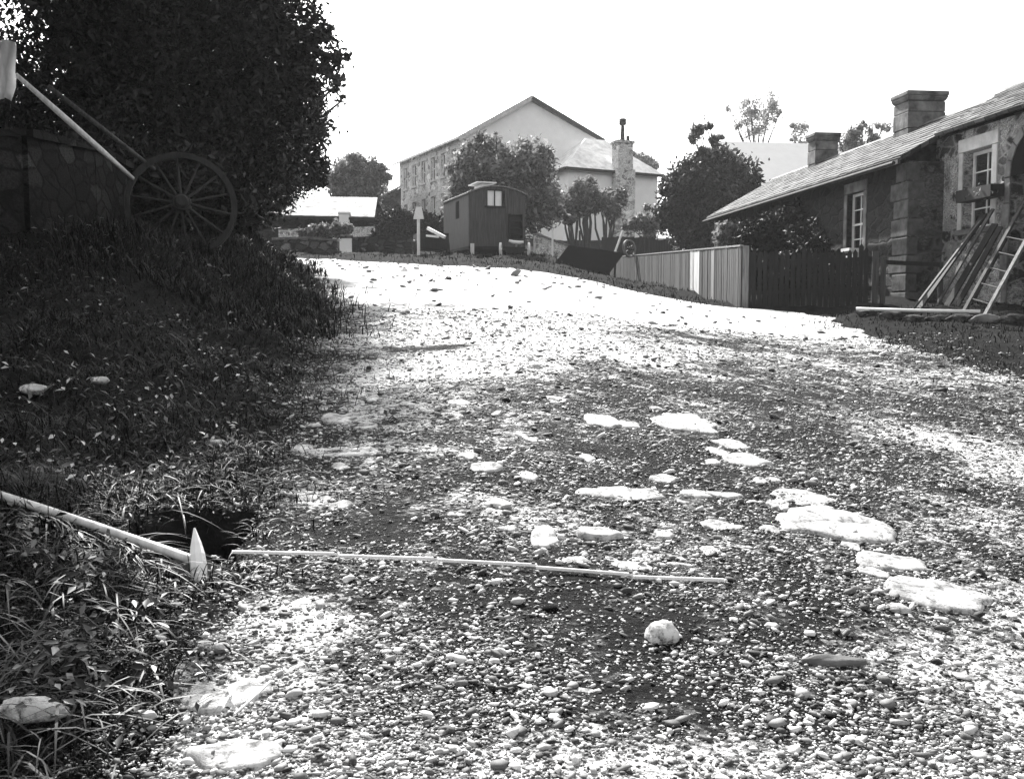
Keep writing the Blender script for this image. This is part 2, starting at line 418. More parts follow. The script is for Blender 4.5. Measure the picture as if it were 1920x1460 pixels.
def scatter_road(n, y0, y1, power):
    # more pebbles per square metre close by, fewer far off where they merge into grit
    u = rng.uniform(0, 1, n); y = (y0**power + u*(y1**power-y0**power))**(1/power)
    x = rng.uniform(-.56, .60, n)*y
    k = (x > xl(y)+.02-.25*rng.uniform(0, 1, n)**3) & (x < xr(y)+.1+1.6*rng.uniform(0, 1, n)**5)
    return x[k], y[k]
xs, ys = scatter_road(330000, 1.75, 13, -.3)
k = ~(inpoly(xs, ys, PIT, .02) > .01); xs, ys = xs[k], ys[k]
dn = dust(xs, ys); cl = vnoise(xs, ys, .35, 11)*.6 + vnoise(xs, ys, .12, 12)*.4
dk = np.zeros_like(xs)
for (c, rx, ry_, e) in DARKW: dk += -e*np.exp(-((xs-c.x)/rx)**2-((ys-c.y)/ry_)**2)
keep = rng.uniform(0, 1, len(xs)) < np.clip(1.0*cl-.05+.15*sst(3, 4.5, ys)-.5*dk, .10, .70)
xs, ys, dn = xs[keep], ys[keep], dn[keep]
rr = np.clip(np.exp(rng.normal(math.log(.0031), .60, len(xs))), .0014, .020)*(.62+.12*ys)
tn = np.where(rng.uniform(0, 1, len(xs)) < .5, rng.uniform(.25, 1, len(xs)), rng.uniform(0, .2, len(xs)))
n2 = 300; yf = rng.uniform(12, 31, n2); xf = xl(yf)+(xr(yf)-xl(yf))*rng.uniform(.02, .98, n2)
xs = np.concatenate([xs, xf]); ys = np.concatenate([ys, yf]); rr = np.concatenate([rr, np.exp(rng.normal(math.log(.028), .5, n2))]); tn = np.concatenate([tn, rng.uniform(0, .3, n2)])
W1, F1, T1 = pebbles(xs, ys, rr, tn)
tag(mesh_np('gravel', W1, F1, 'pebble', tone=T1), kind='stuff')
print('pebbles', len(xs))

# ------------------------------------------------------------------ paving stones and loose stones on the road
def slab(px, py, hw, hh, label, h=.028, seed=0, name='paving_stone', group='flat stones set in the road', rot=0):
    c = G(px, py); rx = hw/F*math.hypot(c.y, CZ-c.z)
    ry_ = abs(G(px, py-hh).y - G(px, py+hh).y)/2
    r = random.Random(seed*31+7); n = 30
    ca = sorted(r.uniform(-.35, .35)+2*math.pi*i/7 for i in range(7)); cr_ = [r.uniform(.82, 1.18) for _ in ca]
    cv = [(q*math.cos(a), q*math.sin(a)) for a, q in zip(ca, cr_)]; rad = []
    for i in range(n):
        a = 2*math.pi*i/n; best = 9
        for (x0_, y0_), (x1_, y1_) in zip(cv, cv[1:]+cv[:1]):
            den = math.cos(a)*(y1_-y0_)-math.sin(a)*(x1_-x0_)
            if abs(den) > 1e-6:
                t_ = (x0_*(y1_-y0_)-y0_*(x1_-x0_))/den
                if t_ > 0: best = min(best, t_)
        rad.append(best*r.uniform(.92, 1.07))
    V = []; Fc = []
    h *= .42
    rings = [(0, 1), (.45, 1), (.8, .93), (.93, .75), (.985, .35), (1.03, -1.2), (1.05, -4)]
    for i, (k, hh_) in enumerate(rings):
        for j in range(1 if i == 0 else n):
            a = 2*math.pi*j/n; q = k*rad[j]
            lx = rx*q*math.cos(a); ly = ry_*q*math.sin(a) + rot*lx
            x = c.x+lx; y = c.y+ly
            zz = float(base(x, y)) + h*hh_ + (vnoise(x, y, .9, 1)-.5)*.035 + (float(vnoise(x, y, .06, seed+20))-.5)*.018
            V.append((x, y, zz+.006))
    for j in range(n): Fc.append((0, 1+j, 1+(j+1) % n))
    for i in range(1, len(rings)-1):
        for j in range(n):
            a = 1+(i-1)*n+j; b = 1+(i-1)*n+(j+1) % n; Fc.append((a, a+n, b+n, b))
    o = mesh_np(name, V, Fc, 'slab', origin=(c.x, c.y, c.z), smooth=True)
    return tag(o, label, 'stone', group)
SL = [(1745, 1120, 118, 32, 'large pale triangular stone slab nearest the right edge of the road', .045, .12), (1668, 1060, 82, 17, 'long pale slab just above the large triangular stone', .03, .18),
      (1565, 992, 108, 34, 'widest pale speckled slab in the right hand line of road stones', .045, .1), (1500, 935, 66, 15, 'pale slab directly beyond the widest speckled slab', .03, 0),
      (1355, 931, 36, 8, 'small narrow stone left of the pale slab beyond the speckled one', .02, 0), (1398, 868, 58, 11, 'smooth dark-edged slab above the row of pale slabs', .04, .2),
      (1290, 797, 62, 17, 'farthest broad flat stone in the right hand stone line', .035, .1), (1370, 836, 38, 9, 'rounded grey stone between two smooth flat stones', .03, .1),
      (1124, 792, 42, 14, 'pale hump-backed stone alone in the middle of the road', .04, 0), (1165, 931, 94, 11, 'very long thin pale kerb-like stone across mid road', .04, 0),
      (932, 948, 38, 9, 'small oblong white stone beyond the measuring rule', .035, 0), (910, 884, 34, 8, 'squared white stone sticking up in the middle distance', .05, 0),
      (1020, 1017, 28, 19, 'roundish pale stone close behind the measuring rule', .03, 0), (1128, 1011, 50, 8, 'raised pale bar-shaped stone behind the rule', .055, 0),
      (1182, 1060, 48, 17, 'pale irregular stone touching the far side of the rule', .02, 0), (1350, 992, 46, 10, 'pale oval stone left of the widest speckled slab', .025, 0),
      (1340, 1036, 34, 12, 'small pitted stone beyond the right end of the rule', .02, .5), (645, 788, 50, 10, 'flat pale stone by the left grass edge in the middle distance', .02, 0),
      (690, 718, 40, 8, 'farthest flat pale stone on the left side of the road', .02, 0), (640, 851, 100, 10, 'long white sheet of bare rock at the left road edge', .02, 0),
      (425, 1312, 88, 34, 'big white flagstone at lower left beside the grass', .025, 0), (440, 1428, 105, 24, 'white flagstone at the bottom edge lower left', .02, 0),
      (585, 942, 40, 12, 'broken pale stone left of centre beyond the pit', .015, 0), (1090, 1305, 28, 6, 'small white chip of flat stone in the foreground gravel', .012, 0),
      (1045, 752, 26, 5, 'small far stone near the smooth dark patch of road', .02, 0), (1450, 1432, 30, 10, 'low pale stone in the gravel near the bottom edge', .015, 0)]
for i, (a, b, c_, d_, lab, h_, rt) in enumerate(SL): slab(a, b, c_, d_, lab, h_, i, rot=rt)
RWS = [('half-buried small stone in the right hand row', 'half-buried stones in the right hand row', [(1235, 770), (1262, 783), (1335, 812), (1345, 850), (1330, 872), (1420, 905), (1460, 950), (1450, 905), (1540, 955), (1480, 985), (1440, 1000), (1600, 1030), (1510, 1035), (1640, 1080), (1760, 1160), (1820, 1150), (1690, 1150)]),
       ('flat worn stone along the left side of the road', 'flat worn stones along the left side', [(600, 715), (640, 735), (575, 748), (700, 750), (760, 728), (720, 775), (610, 770), (590, 800), (690, 805), (760, 760), (560, 845), (760, 850), (640, 880), (700, 870), (560, 930), (640, 955)]),
       ('small worn stone in the middle of the road', 'small worn stones mid road', [(860, 760), (930, 780), (870, 860), (990, 900), (1240, 905), (1300, 930), (960, 1000), (1080, 1060), (1240, 1010), (1180, 800), (1000, 830), (880, 910), (1100, 865), (1280, 1060)])]
k_ = 100
ORD = 'first second third fourth fifth sixth seventh eighth ninth tenth eleventh twelfth thirteenth fourteenth fifteenth sixteenth seventeenth'.split()
for lab0, grp, pp in RWS:
    for n_th, (a, b) in enumerate(sorted(pp, key=lambda q: -q[1])):
        lab = lab0 + ', ' + ORD[n_th] + ' from the bottom'
        k_ += 1; q_ = (b-560)/300; slab(a+random.uniform(-6, 6), b, random.uniform(14, 34)*(.5+.4*q_), random.uniform(4, 8)*(.5+.5*q_), lab, random.uniform(.012, .035), k_, group=grp, rot=random.uniform(-.2, .3))
def boulder(c, r, sc, label, mat='slab', name='loose_stone', cat='stone', group=None, seed=1, sub=3):
    bm = bmesh.new(); bmesh.ops.create_icosphere(bm, subdivisions=sub, radius=1)
    for v in bm.verts:
        q = 1+.30*mnoise.noise(v.co*1.3+Vector((seed*5, 0, 0)))+.10*mnoise.noise(v.co*4+Vector((seed, 2, 0)))
        v.co = Vector((v.co.x*sc[0], v.co.y*sc[1], v.co.z*sc[2]))*q*r
    me = bpy.data.meshes.new(name); bm.to_mesh(me); bm.free(); me.materials.append(M[mat])
    me.polygons.foreach_set('use_smooth', np.ones(len(me.polygons), dtype=bool))
    o = bpy.data.objects.new(name, me); COL.objects.link(o); o.location = c
    return tag(o, label, cat, group)
c = G(1242, 1212); boulder((c.x, c.y+.015, c.z+.025), .040, (1, .95, .9), 'round white cobble sitting alone in the foreground gravel', 'slab_pale', seed=3)
c = G(1032, 1152); boulder((c.x, c.y, c.z+.008), .024, (1.1, .8, .7), 'small black stone just below the measuring rule', 'black', seed=4, sub=2)
c = G(1560, 1250); boulder((c.x, c.y, c.z+.008), .05, (1.6, .5, .45), 'dark twin-humped stone lying at lower right of the road', 'chimney', seed=6, sub=3)

# ------------------------------------------------------------------ folding rule and pickaxe
segp = [((435, 1052), (637, 1055)), ((635, 1058), (823, 1064)), ((821, 1067), (1007, 1076)), ((1005, 1080), (1190, 1091)), ((1188, 1094), (1357, 1106))]
g0 = G(435, 1052)
rule = thing('folding_rule', g0, 'long white folding measuring rule laid across the road behind the gravel', 'measuring rule')
for k, (p, q) in enumerate(segp):
    a = G(*p); b = G(*q)
    a.z = float(base(a.x, a.y))+.030; b.z = float(base(b.x, b.y))+.030
    mb = MB(); mb.bar(a, b, .007, .010); mb.build('rule_segment', 'white_paint', rule, bevel=.0015)
    if k < 4:
        mj = MB(); mj.disc(b+Vector((-.012, 0, .008)), (0, 0, 1), .006, .004, 10); mj.build('hinge', 'iron', rule)
a = G(8, 960); b = G(372, 1082)
a.z += .05; b.z += .045
pk = thing('pickaxe', G(370, 1090), 'pickaxe with pale round handle lying in the grass beside the pit', 'pickaxe')
d = (b-a); pts = [a+d*t+Vector((0, 0, .004*math.sin(3.1*t))) for t in (-.25, 0, .25, .5, .75, .9, 1, 1.03)]
MB().tube(pts, [.015, .015, .0145, .0135, .014, .015, .014, .010], 12).build('handle', 'pale_wood', pk, smooth=True)
hd = b; side = Vector((-.25, .55, .8)).normalized()
pts = [hd+side*t for t in (-.085, -.06, -.02, .02, .06, .115)]
MB().tube(pts, [.014, .022, .026, .024, .017, .003], 8).build('pick_head', 'white_paint', pk)
# a bent twig lying on the big flagstone
a = G(440, 1375); b = G(508, 1316)
tag(MB().tube([a+Vector((0, 0, .04)), (a+b)/2+Vector((.01, 0, .05)), b+Vector((0, 0, .045))], .0035, 6).build('twig', 'pale_wood', origin=a), 'thin bent twig lying on the big white flagstone', 'twig')

# ------------------------------------------------------------------ grass and weeds
def blades(x, y, z, L, wd, tone, lean=None, bend=.6):
    n = len(x); a = rng.uniform(0, 6.28, n)
    if lean is None: lean = rng.uniform(.15, .9, n)
    dx, dy = np.cos(a)*lean, np.sin(a)*lean
    sx, sy = -np.sin(a), np.cos(a)
    rows = []
    for t, wf in ((0, 1), (.22, .97), (.42, .9), (.6, .78), (.75, .62), (.88, .38), (1, .04)):
        cx = x + dx*L*t*(.5+.5*t); cy = y + dy*L*t*(.5+.5*t); cz = z + L*(t - bend*lean*t*t)
        for s in (-1, 1): rows.append(np.stack([cx+s*sx*wd*wf/2, cy+s*sy*wd*wf/2, cz], 1))
    V = np.stack(rows, 1).reshape(-1, 3)
    q = np.array([(2*i, 2*i+1, 2*i+3, 2*i+2) for i in range(6)])
    Fc = (q[None]+(np.arange(n)*14)[:, None, None]).reshape(-1, 4)
    return V, Fc, np.repeat(tone, 14)
def join(parts):
    V = []; Fc = []; T = []; k = 0
    for v, f, t in parts: V.append(v); Fc.append(f+k); T.append(t); k += len(v)
    return np.concatenate(V), np.concatenate(Fc), np.concatenate(T)
def left_scatter(n, y0, y1, p=-.2, fmin=-.62, fmax=.05):
    u = rng.uniform(0, 1, n); y = (y0**p+u*(y1**p-y0**p))**(1/p)
    x = rng.uniform(fmin, fmax, n)*y
    t = xl(y)-x + (vnoise(x, y, .25, 31)-.5)*(.25+.04*y) + rng.exponential(.035, n)*np.where(y < 18, np.minimum(y, 9), 0)*.6
    k = (t > .02)
    k &= ~(inpoly(x, y+.10, PIT, .02) > .01) & ~(inpoly(x, y, PIT, .02) > .01) & ~(inpoly(x, y+.2, PIT, .02) > .01)
    # keep a thin bare margin near the road
    k &= rng.uniform(0, 1, n) < np.clip(.25+t*2.2, 0, 1)
    return x[k], y[k]
x, y = left_scatter(120000, 1.7, 20)
L = rng.uniform(.02, .10, len(x))*(.25+1.9*vnoise(x, y, .55, 33)**1.6)*(1+.06*y)
tn = np.clip(rng.beta(.6, 5.0, len(x)) + (vnoise(x, y, .3, 34)-.65)*.3, 0, 1)
g1 = blades(x, y, hz(x, y), L, rng.uniform(.0016, .0046, len(x))*(1+.10*y), tn, rng.uniform(.3, 1.25, len(x)), .7)
# a few long bright bents and broad leaves
x2, y2 = left_scatter(2600, 1.8, 9)
for t_ in rng.uniform(.22, .72, 190):
    q_ = G(8, 960).lerp(G(372, 1082), t_); x2 = np.append(x2, q_.x+rng.normal(0, .03)); y2 = np.append(y2, q_.y-abs(rng.normal(0, .05)))
g2 = blades(x2, y2, hz(x2, y2)+.02, rng.uniform(.10, .28, len(x2)), rng.uniform(.003, .008, len(x2)), rng.uniform(.1, 1, len(x2))**3*2.2, rng.uniform(.8, 1.7, len(x2)), .85)
x, y = left_scatter(26000, 9.5, 27, -.2, -.45, -.08)
g5 = blades(x, y, hz(x, y)-.01, rng.uniform(.06, .26, len(x))*(.4+1.2*vnoise(x, y, .7, 52)), rng.uniform(.006, .016, len(x)), np.clip(rng.beta(.7, 4, len(x)), 0, 1))
V, Fc, T = join([g1, g2, g5])
tag(mesh_np('verge_grass', V, Fc, 'grass', tone=T), kind='stuff')
print('grass', len(x))
# grass on the right verge and the bank under the wagon
u = rng.uniform(0, 1, 60000); y = 8.5*(46/8.5)**u; x = rng.uniform(-.42, .62, len(u))*y
t2 = x-xr(y) + (vnoise(x, y, .6, 35)-.5)*.8 + rng.exponential(.18, len(x))
k = (t2 > 0) & ~((y > 16.8) & (y < 44) & (x > 4.1) & (x < 12)); x, y = x[k], y[k]
tn = np.clip(rng.beta(1.2, 3, len(x)), 0, 1)
g3 = blades(x, y, hz(x, y)-.01, rng.uniform(.02, .09, len(x))*(.6+.035*y), rng.uniform(.004, .009, len(x))*(.6+.09*y), tn)
x, y = left_scatter(9000, 20, 36, -.2, -.42, -.1)
g4 = blades(x, y, hz(x, y)-.01, rng.uniform(.1, .3, len(x)), rng.uniform(.02, .05, len(x)), rng.beta(1, 3, len(x)))
V, Fc, T = join([g3, g4])
tag(mesh_np('roadside_grass', V, Fc, 'grass_far', tone=T), kind='stuff')
# nettles scattered in the left verge, plus pale leaf clusters coloured as sun flecks
def leafcards(C, s, tone, flat=False, asp=1.6):
    n = len(C); nrm = rng.normal(0, 1, (n, 3))
    if flat: nrm[:, 2] = np.abs(nrm[:, 2])+1.2
    nrm /= np.linalg.norm(nrm, axis=1)[:, None]
    r = rng.normal(0, 1, (n, 3)); u = np.cross(nrm, r); u /= np.linalg.norm(u, axis=1)[:, None]; v = np.cross(nrm, u)
    s = np.asarray(s)[:, None]
    b = nrm*s*.22
    V = np.stack([C-u*s*asp*.6, C+v*s*.42+b, C+u*s*asp*.6, C-v*s*.42+b], 1).reshape(-1, 3)
    q = np.array([(0, 1, 2), (0, 2, 3)]); Fc = (q[None]+(np.arange(n)*4)[:, None, None]).reshape(-1, 3)
    return V, Fc, np.repeat(tone, 4)
x, y = left_scatter(9500, 2.0, 14)
kk = vnoise(x, y, .6, 41) > .55; x, y = x[kk], y[kk]
tw = np.clip(rng.beta(.3, 3.4, len(x)), 0, 1)
for px_, py_, k_, sp in ((70, 740, 60, .25), (160, 745, 40, .2), (240, 850, 45, .15), (420, 725, 35, .2), (300, 900, 40, .12), (50, 880, 25, .1), (190, 920, 30, .1), (420, 850, 30, .08)):  # pale tone of these clusters stands in for sunlight through gaps
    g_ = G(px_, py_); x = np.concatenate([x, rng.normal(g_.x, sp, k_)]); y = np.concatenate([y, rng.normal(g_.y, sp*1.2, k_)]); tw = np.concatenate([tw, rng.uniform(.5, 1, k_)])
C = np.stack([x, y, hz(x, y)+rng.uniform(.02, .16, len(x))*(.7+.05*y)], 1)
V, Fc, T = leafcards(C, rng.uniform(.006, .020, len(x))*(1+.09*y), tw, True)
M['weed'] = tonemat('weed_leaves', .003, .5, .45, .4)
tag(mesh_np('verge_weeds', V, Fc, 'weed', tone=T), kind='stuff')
# distinct pale leaves and stones low in the left corner
for i, (a, b, r_, lab) in enumerate([(60, 1378, .045, 'long pale rounded stone at the lower left corner in the grass'), (272, 1366, .016, 'small white stone on the grass edge near the big flagstone'),
                                     (62, 748, .05, 'white stone in the grass at the far left'), (188, 728, .035, 'white stone right of the far left one in the dark verge'), (405, 845, .03, 'small pale stone low in the verge beyond the pit'), (415, 1233, .014, 'little white pebble on the edge of the grass')]):
    c = G(a, b); boulder((c.x, c.y, c.z+r_*.7+.02), r_, (1.6, .8, .6), lab, 'slab_pale', seed=20+i, sub=3)

# ------------------------------------------------------------------ trees
def tree(name, label, cat, d, trunk, blobs, n, size, mat, group=None, trad=.16, limbs=True, tone=(1.2, 2.6), shell=.5, clump=.30, depth=1.0):
    """blobs: (px, py, radius px) at distance d (optionally + own distance offset)"""
    gx_, gd = trunk; gxm = ray(gx_, 590)[0]*gd
    root = thing(name, (gxm, gd, gz(gxm, gd)-.05), label, cat, group)
    Cs = []; Rs = []
    for b in blobs:
        dd = d + (b[3] if len(b) > 3 else 0)
        Cs.append(np.array(P(b[0], b[1], dd))); Rs.append(b[2]/F*dd)
    Cs = np.array(Cs); Rs = np.array(Rs)
    w_ = Rs**2.2; w_ /= w_.sum()
    # clump centres inside every blob, leaves round the clumps: uneven outline with gaps
    nc = max(30, int(n/70)); bi = rng.choice(len(Rs), nc, p=w_)
    dirs = rng.normal(0, 1, (nc, 3)); dirs /= np.linalg.norm(dirs, axis=1)[:, None]
    rad = rng.uniform(0, 1, nc)**shell
    cc = Cs[bi] + dirs*(rad*Rs[bi])[:, None]*np.array([1, depth, 1])
    cr = Rs[bi]*clump*rng.uniform(.5, 1.25, nc)
    ci = rng.integers(0, nc, n)
    L = cc[ci] + rng.normal(0, .55, (n, 3))*cr[ci][:, None]
    st = rng.uniform(0, 1, n) < .10; ns_ = st.sum(); bj = rng.choice(len(Rs), ns_, p=w_)
    dv = rng.normal(0, 1, (ns_, 3)); dv /= np.linalg.norm(dv, axis=1)[:, None]; L[st] = Cs[bj]+dv*(Rs[bj]*rng.uniform(.7, 1.12, ns_))[:, None]
    tn = np.clip(rng.beta(tone[0], tone[1], n)*rng.uniform(.25, 1.5, nc)[ci]+rng.uniform(-.12, .18, nc)[ci], 0, 1)
    keep = L[:, 2] > root.location.z+.1
    L, tn = L[keep], tn[keep]
    V, Fc, T = leafcards(L, size*rng.uniform(.6, 1.4, len(L)), tn)
    mesh_np('crown', V, Fc, mat, root, tone=T)
    mb = MB(); o = Vector(root.location)
    cen = Vector(Cs[np.argmax(Rs)]); fork = o.lerp(Vector((cen.x, cen.y, cen.z)), .55)
    mb.tube([o, o.lerp(fork, .5)+Vector((trad*.4, 0, 0)), fork], [trad*1.25, trad, trad*.8], 10)
    if limbs:
        for c_, r_ in zip(Cs, Rs):
            e = Vector(c_); m = fork.lerp(e, .5)+Vector((0, 0, r_*.15)); mb.tube([fork, m, e], [trad*.6, trad*.35, trad*.1], 7)
            for _ in range(4):
                q = Vector(rng.normal(0, 1, 3)).normalized()*r_*.85; mb.tube([e, e+q*.5+Vector((0, 0, .05)), e+q], [trad*.16, trad*.09, trad*.03], 5)
    mb.build('trunk', 'bark', root, smooth=True)
    return root
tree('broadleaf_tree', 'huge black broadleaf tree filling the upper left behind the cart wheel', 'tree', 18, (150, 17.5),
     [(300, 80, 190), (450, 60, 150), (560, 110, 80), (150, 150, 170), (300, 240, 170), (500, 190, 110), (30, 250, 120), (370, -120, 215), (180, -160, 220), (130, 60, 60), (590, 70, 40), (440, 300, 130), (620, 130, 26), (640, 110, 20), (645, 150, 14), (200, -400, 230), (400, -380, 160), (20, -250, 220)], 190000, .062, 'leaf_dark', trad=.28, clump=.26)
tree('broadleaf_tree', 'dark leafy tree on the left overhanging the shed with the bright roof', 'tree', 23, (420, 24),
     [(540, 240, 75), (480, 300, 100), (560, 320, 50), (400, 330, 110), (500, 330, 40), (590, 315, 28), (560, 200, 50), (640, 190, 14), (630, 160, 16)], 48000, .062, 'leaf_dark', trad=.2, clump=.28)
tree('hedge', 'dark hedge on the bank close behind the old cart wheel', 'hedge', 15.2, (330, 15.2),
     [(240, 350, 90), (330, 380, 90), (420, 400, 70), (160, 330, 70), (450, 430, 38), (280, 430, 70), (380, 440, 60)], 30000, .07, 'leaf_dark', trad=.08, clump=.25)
tree('broadleaf_tree', 'pale hazy tree above the shed roof between the dark tree and the terrace', 'tree', 62, (670, 62),
     [(660, 325, 32), (690, 345, 34), (640, 350, 28), (715, 330, 18), (670, 300, 14), (700, 310, 16)], 9000, .17, 'leaf_mid', trad=.25, clump=.35)
tree('broadleaf_tree', 'grey bushy tree standing directly behind the wooden wagon', 'tree', 45, (960, 46),
     [(915, 330, 62), (980, 330, 60), (900, 280, 26), (870, 320, 30), (1000, 290, 32), (1010, 390, 45), (940, 390, 60), (870, 380, 35), (930, 255, 10), (885, 268, 10)], 26000, .13, 'leaf_mid', trad=.2, clump=.3)
for i, (px, bl, lab) in enumerate([(1075, [(1068, 375, 22), (1075, 395, 20), (1062, 405, 16), (1085, 360, 14)], 'slim twiggy apple tree leftmost in front of the white house'),
                  (1100, [(1100, 355, 22), (1110, 380, 20), (1095, 385, 16)], 'open-stemmed apple tree in the middle before the white house'),
                  (1135, [(1130, 370, 20), (1152, 380, 24), (1165, 365, 16), (1150, 400, 18)], 'vase-shaped apple tree below the white house chimney')]):
    t_ = tree('apple_tree', lab, 'tree', 50, (px, 50), bl, 2600, .13, 'leaf_mid', trad=.09, clump=.4, group='apple trees before the white house')
    mb = MB(); o = Vector(t_.location)
    for k in range(5):
        e = P(bl[0][0]+random.uniform(-22, 22), bl[0][1]-random.uniform(0, 15), 50); mb.tube([o+Vector((random.uniform(-.1, .1), 0, 0)), o.lerp(e, .5)+Vector((random.uniform(-.25, .25), 0, 0)), e], [.07, .05, .02], 6)
    mb.build('stems', 'bark', t_)
tree('broadleaf_tree', 'dense dark round tree at the far gable of the long cottage', 'tree', 40, (1320, 40),
     [(1320, 370, 78), (1290, 340, 45), (1360, 350, 62), (1270, 400, 42), (1330, 310, 32), (1390, 400, 50), (1260, 350, 24), (1310, 430, 55), (1400, 350, 24)], 34000, .11, 'leaf_deep', trad=.2, clump=.25)
tree('ivy_tree', 'ivy-clad slanting tree trunk rising above the dark round tree', 'tree', 42, (1400, 42),
     [(1320, 218, 5), (1330, 238, 8), (1342, 262, 11), (1354, 286, 15), (1308, 245, 12), (1300, 262, 9), (1368, 312, 20), (1320, 290, 16), (1345, 310, 24), (1385, 335, 22)], 5200, .12, 'leaf_mid', trad=.12, clump=.5)
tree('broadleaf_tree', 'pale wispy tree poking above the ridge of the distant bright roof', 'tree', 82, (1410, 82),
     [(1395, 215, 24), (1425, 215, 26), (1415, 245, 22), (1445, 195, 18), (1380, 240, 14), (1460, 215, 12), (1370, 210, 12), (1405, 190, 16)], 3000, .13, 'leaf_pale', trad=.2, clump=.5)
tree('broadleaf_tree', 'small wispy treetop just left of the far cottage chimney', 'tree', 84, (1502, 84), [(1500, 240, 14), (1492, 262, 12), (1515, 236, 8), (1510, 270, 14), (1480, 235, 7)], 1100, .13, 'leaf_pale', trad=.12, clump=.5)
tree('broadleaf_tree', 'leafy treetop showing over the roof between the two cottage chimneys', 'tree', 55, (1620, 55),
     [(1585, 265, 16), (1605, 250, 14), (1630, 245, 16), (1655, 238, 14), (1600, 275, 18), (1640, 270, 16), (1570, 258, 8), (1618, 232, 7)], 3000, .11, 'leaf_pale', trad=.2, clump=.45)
tree('bush', 'dark low hedge bush behind the sign post below the terrace', 'bush', 43, (760, 43), [(730, 425, 22), (760, 420, 24), (790, 425, 24), (820, 430, 22), (710, 440, 14)], 9000, .11, 'leaf_dark', trad=.05, clump=.4)
tree('bush', 'clipped garden hedge beside the upper white gate pier', 'bush', 40, (610, 40), [(585, 437, 13), (610, 433, 14), (635, 430, 14), (650, 432, 12), (565, 440, 9)], 4500, .10, 'leaf_mid', trad=.05, clump=.4)
tree('bush', 'leafy shrub growing against the far end of the cottage front', 'bush', 27.5, (1385, 27.5), [(1385, 430, 28), (1360, 440, 20), (1410, 440, 25), (1380, 460, 22)], 3600, .07, 'leaf_mid', trad=.04, clump=.45)
tree('bush', 'dark garden shrubs filling the plot behind the picket fence', 'bush', 19.2, (1500, 19.2), [(1420, 520, 34), (1480, 520, 36), (1540, 525, 34), (1590, 530, 24), (1450, 550, 30), (1560, 550, 30), (1510, 490, 24)], 9000, .055, 'leaf_dark', trad=.03, clump=.4)
tree('bush', 'climbing shrub on the cottage wall left of the nearer sash window', 'bush', 21.4, (1515, 21.4), [(1505, 440, 26), (1520, 470, 34), (1500, 490, 30), (1545, 490, 24)], 3800, .055, 'leaf_dark', trad=.03, clump=.45)
tree('bush', 'pale rough undergrowth at the foot of the white house', 'bush', 47, (1215, 47), [(1200, 415, 16), (1225, 425, 20), (1180, 425, 14), (1215, 395, 10)], 2400, .12, 'leaf_mid', trad=.05, clump=.45)
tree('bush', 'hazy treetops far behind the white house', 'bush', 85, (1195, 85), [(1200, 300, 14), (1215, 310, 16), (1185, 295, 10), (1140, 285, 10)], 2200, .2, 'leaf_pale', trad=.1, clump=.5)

tree('climber', 'dark climbing plant covering the cottage wall left of the far sash window', 'plant', 23.2, (1480, 23.2), [(1470, 420, 32), (1440, 440, 34), (1500, 400, 26), (1540, 430, 26), (1480, 470, 34), (1545, 380, 14), (1440, 480, 30), (1400, 440, 26)], 8000, .06, 'leaf_dark', trad=.04, clump=.4, depth=.25)
tree('broadleaf_tree', 'unseen tree added outside the left edge to shade the near verge', 'tree', 9, (-330, 9), [(-200, -520, 420), (-420, -700, 380), (-60, -760, 330), (-300, -420, 300, 1.5), (60, -450, 270), (60, -380, 190), (120, -370, 150)], 30000, .13, 'leaf_dark', trad=.22, clump=.3)  # out-of-view tree, added to cast shade on the near verge
# ------------------------------------------------------------------ cottage
u = Vector((-.1103, .9939, 0)); CF = frame((7.07, 18.65, CZ), u)     # CF(s, outward, z rel lens)
_t = CF(0, 1, 0)-CF(0, 0, 0)
assert _t.x < 0, _t
cot = thing('stone_cottage', (7.07, 18.65, CZ+.1), 'long low stone cottage with slate roof and two squat chimneys on the right', 'cottage')
def wall_open(fr, s0, s1, o_out, o_in, z0, z1, ops, name, mat, parent, label=None):
    """wall between s0..s1 with rectangular openings (a, b, c, d)"""
    mb = MB(); ops = sorted(ops); cur = s0
    for (a, b, c_, d_) in ops:
        mb.box(fr, cur, a, o_in, o_out, z0, z1)
        mb.box(fr, a, b, o_in, o_out, z0, c_); mb.box(fr, a, b, o_in, o_out, d_, z1); cur = b
    mb.box(fr, cur, s1, o_in, o_out, z0, z1)
    o = mb.build(name, mat, parent)
    if label: o['label'] = label
    return o
GB = -.25
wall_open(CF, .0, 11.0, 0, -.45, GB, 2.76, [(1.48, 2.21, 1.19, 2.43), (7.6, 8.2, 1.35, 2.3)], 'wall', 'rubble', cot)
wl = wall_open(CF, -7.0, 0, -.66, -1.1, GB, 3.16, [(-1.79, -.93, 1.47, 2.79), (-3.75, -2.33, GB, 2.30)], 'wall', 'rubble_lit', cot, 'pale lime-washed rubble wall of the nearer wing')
# return wall facing the camera, and quoins in dressed stone
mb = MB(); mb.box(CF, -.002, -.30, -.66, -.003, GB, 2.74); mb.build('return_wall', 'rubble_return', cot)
mb = MB()
for k in range(9):
    z0 = GB+.33*k+.01; l = (.36 if k % 2 else .22)+random.uniform(-.06, .05)
    mb.box(CF, -.305, l, -.30 if k % 2 else -.2, .012, z0, z0+.315)
mb.build('quoins', 'quoin', cot, bevel=.02)
mb = MB(); mb.box(CF, 10.6, 11.0, -3.4, -.452, GB, 2.76)
zr = 3.9; mb.prism([CF(10.998, -.46, 2.76), CF(10.998, -3.3, 2.76), CF(10.998, -1.88, zr-.12)], u*-.38); mb.build('gable_wall', 'rubble', cot)
# interior darkness: back wall
mb = MB(); mb.box(CF, -7, 10.6, -3.4, -3.2, GB, 2.7); mb.build('back_wall', 'rubble', cot)
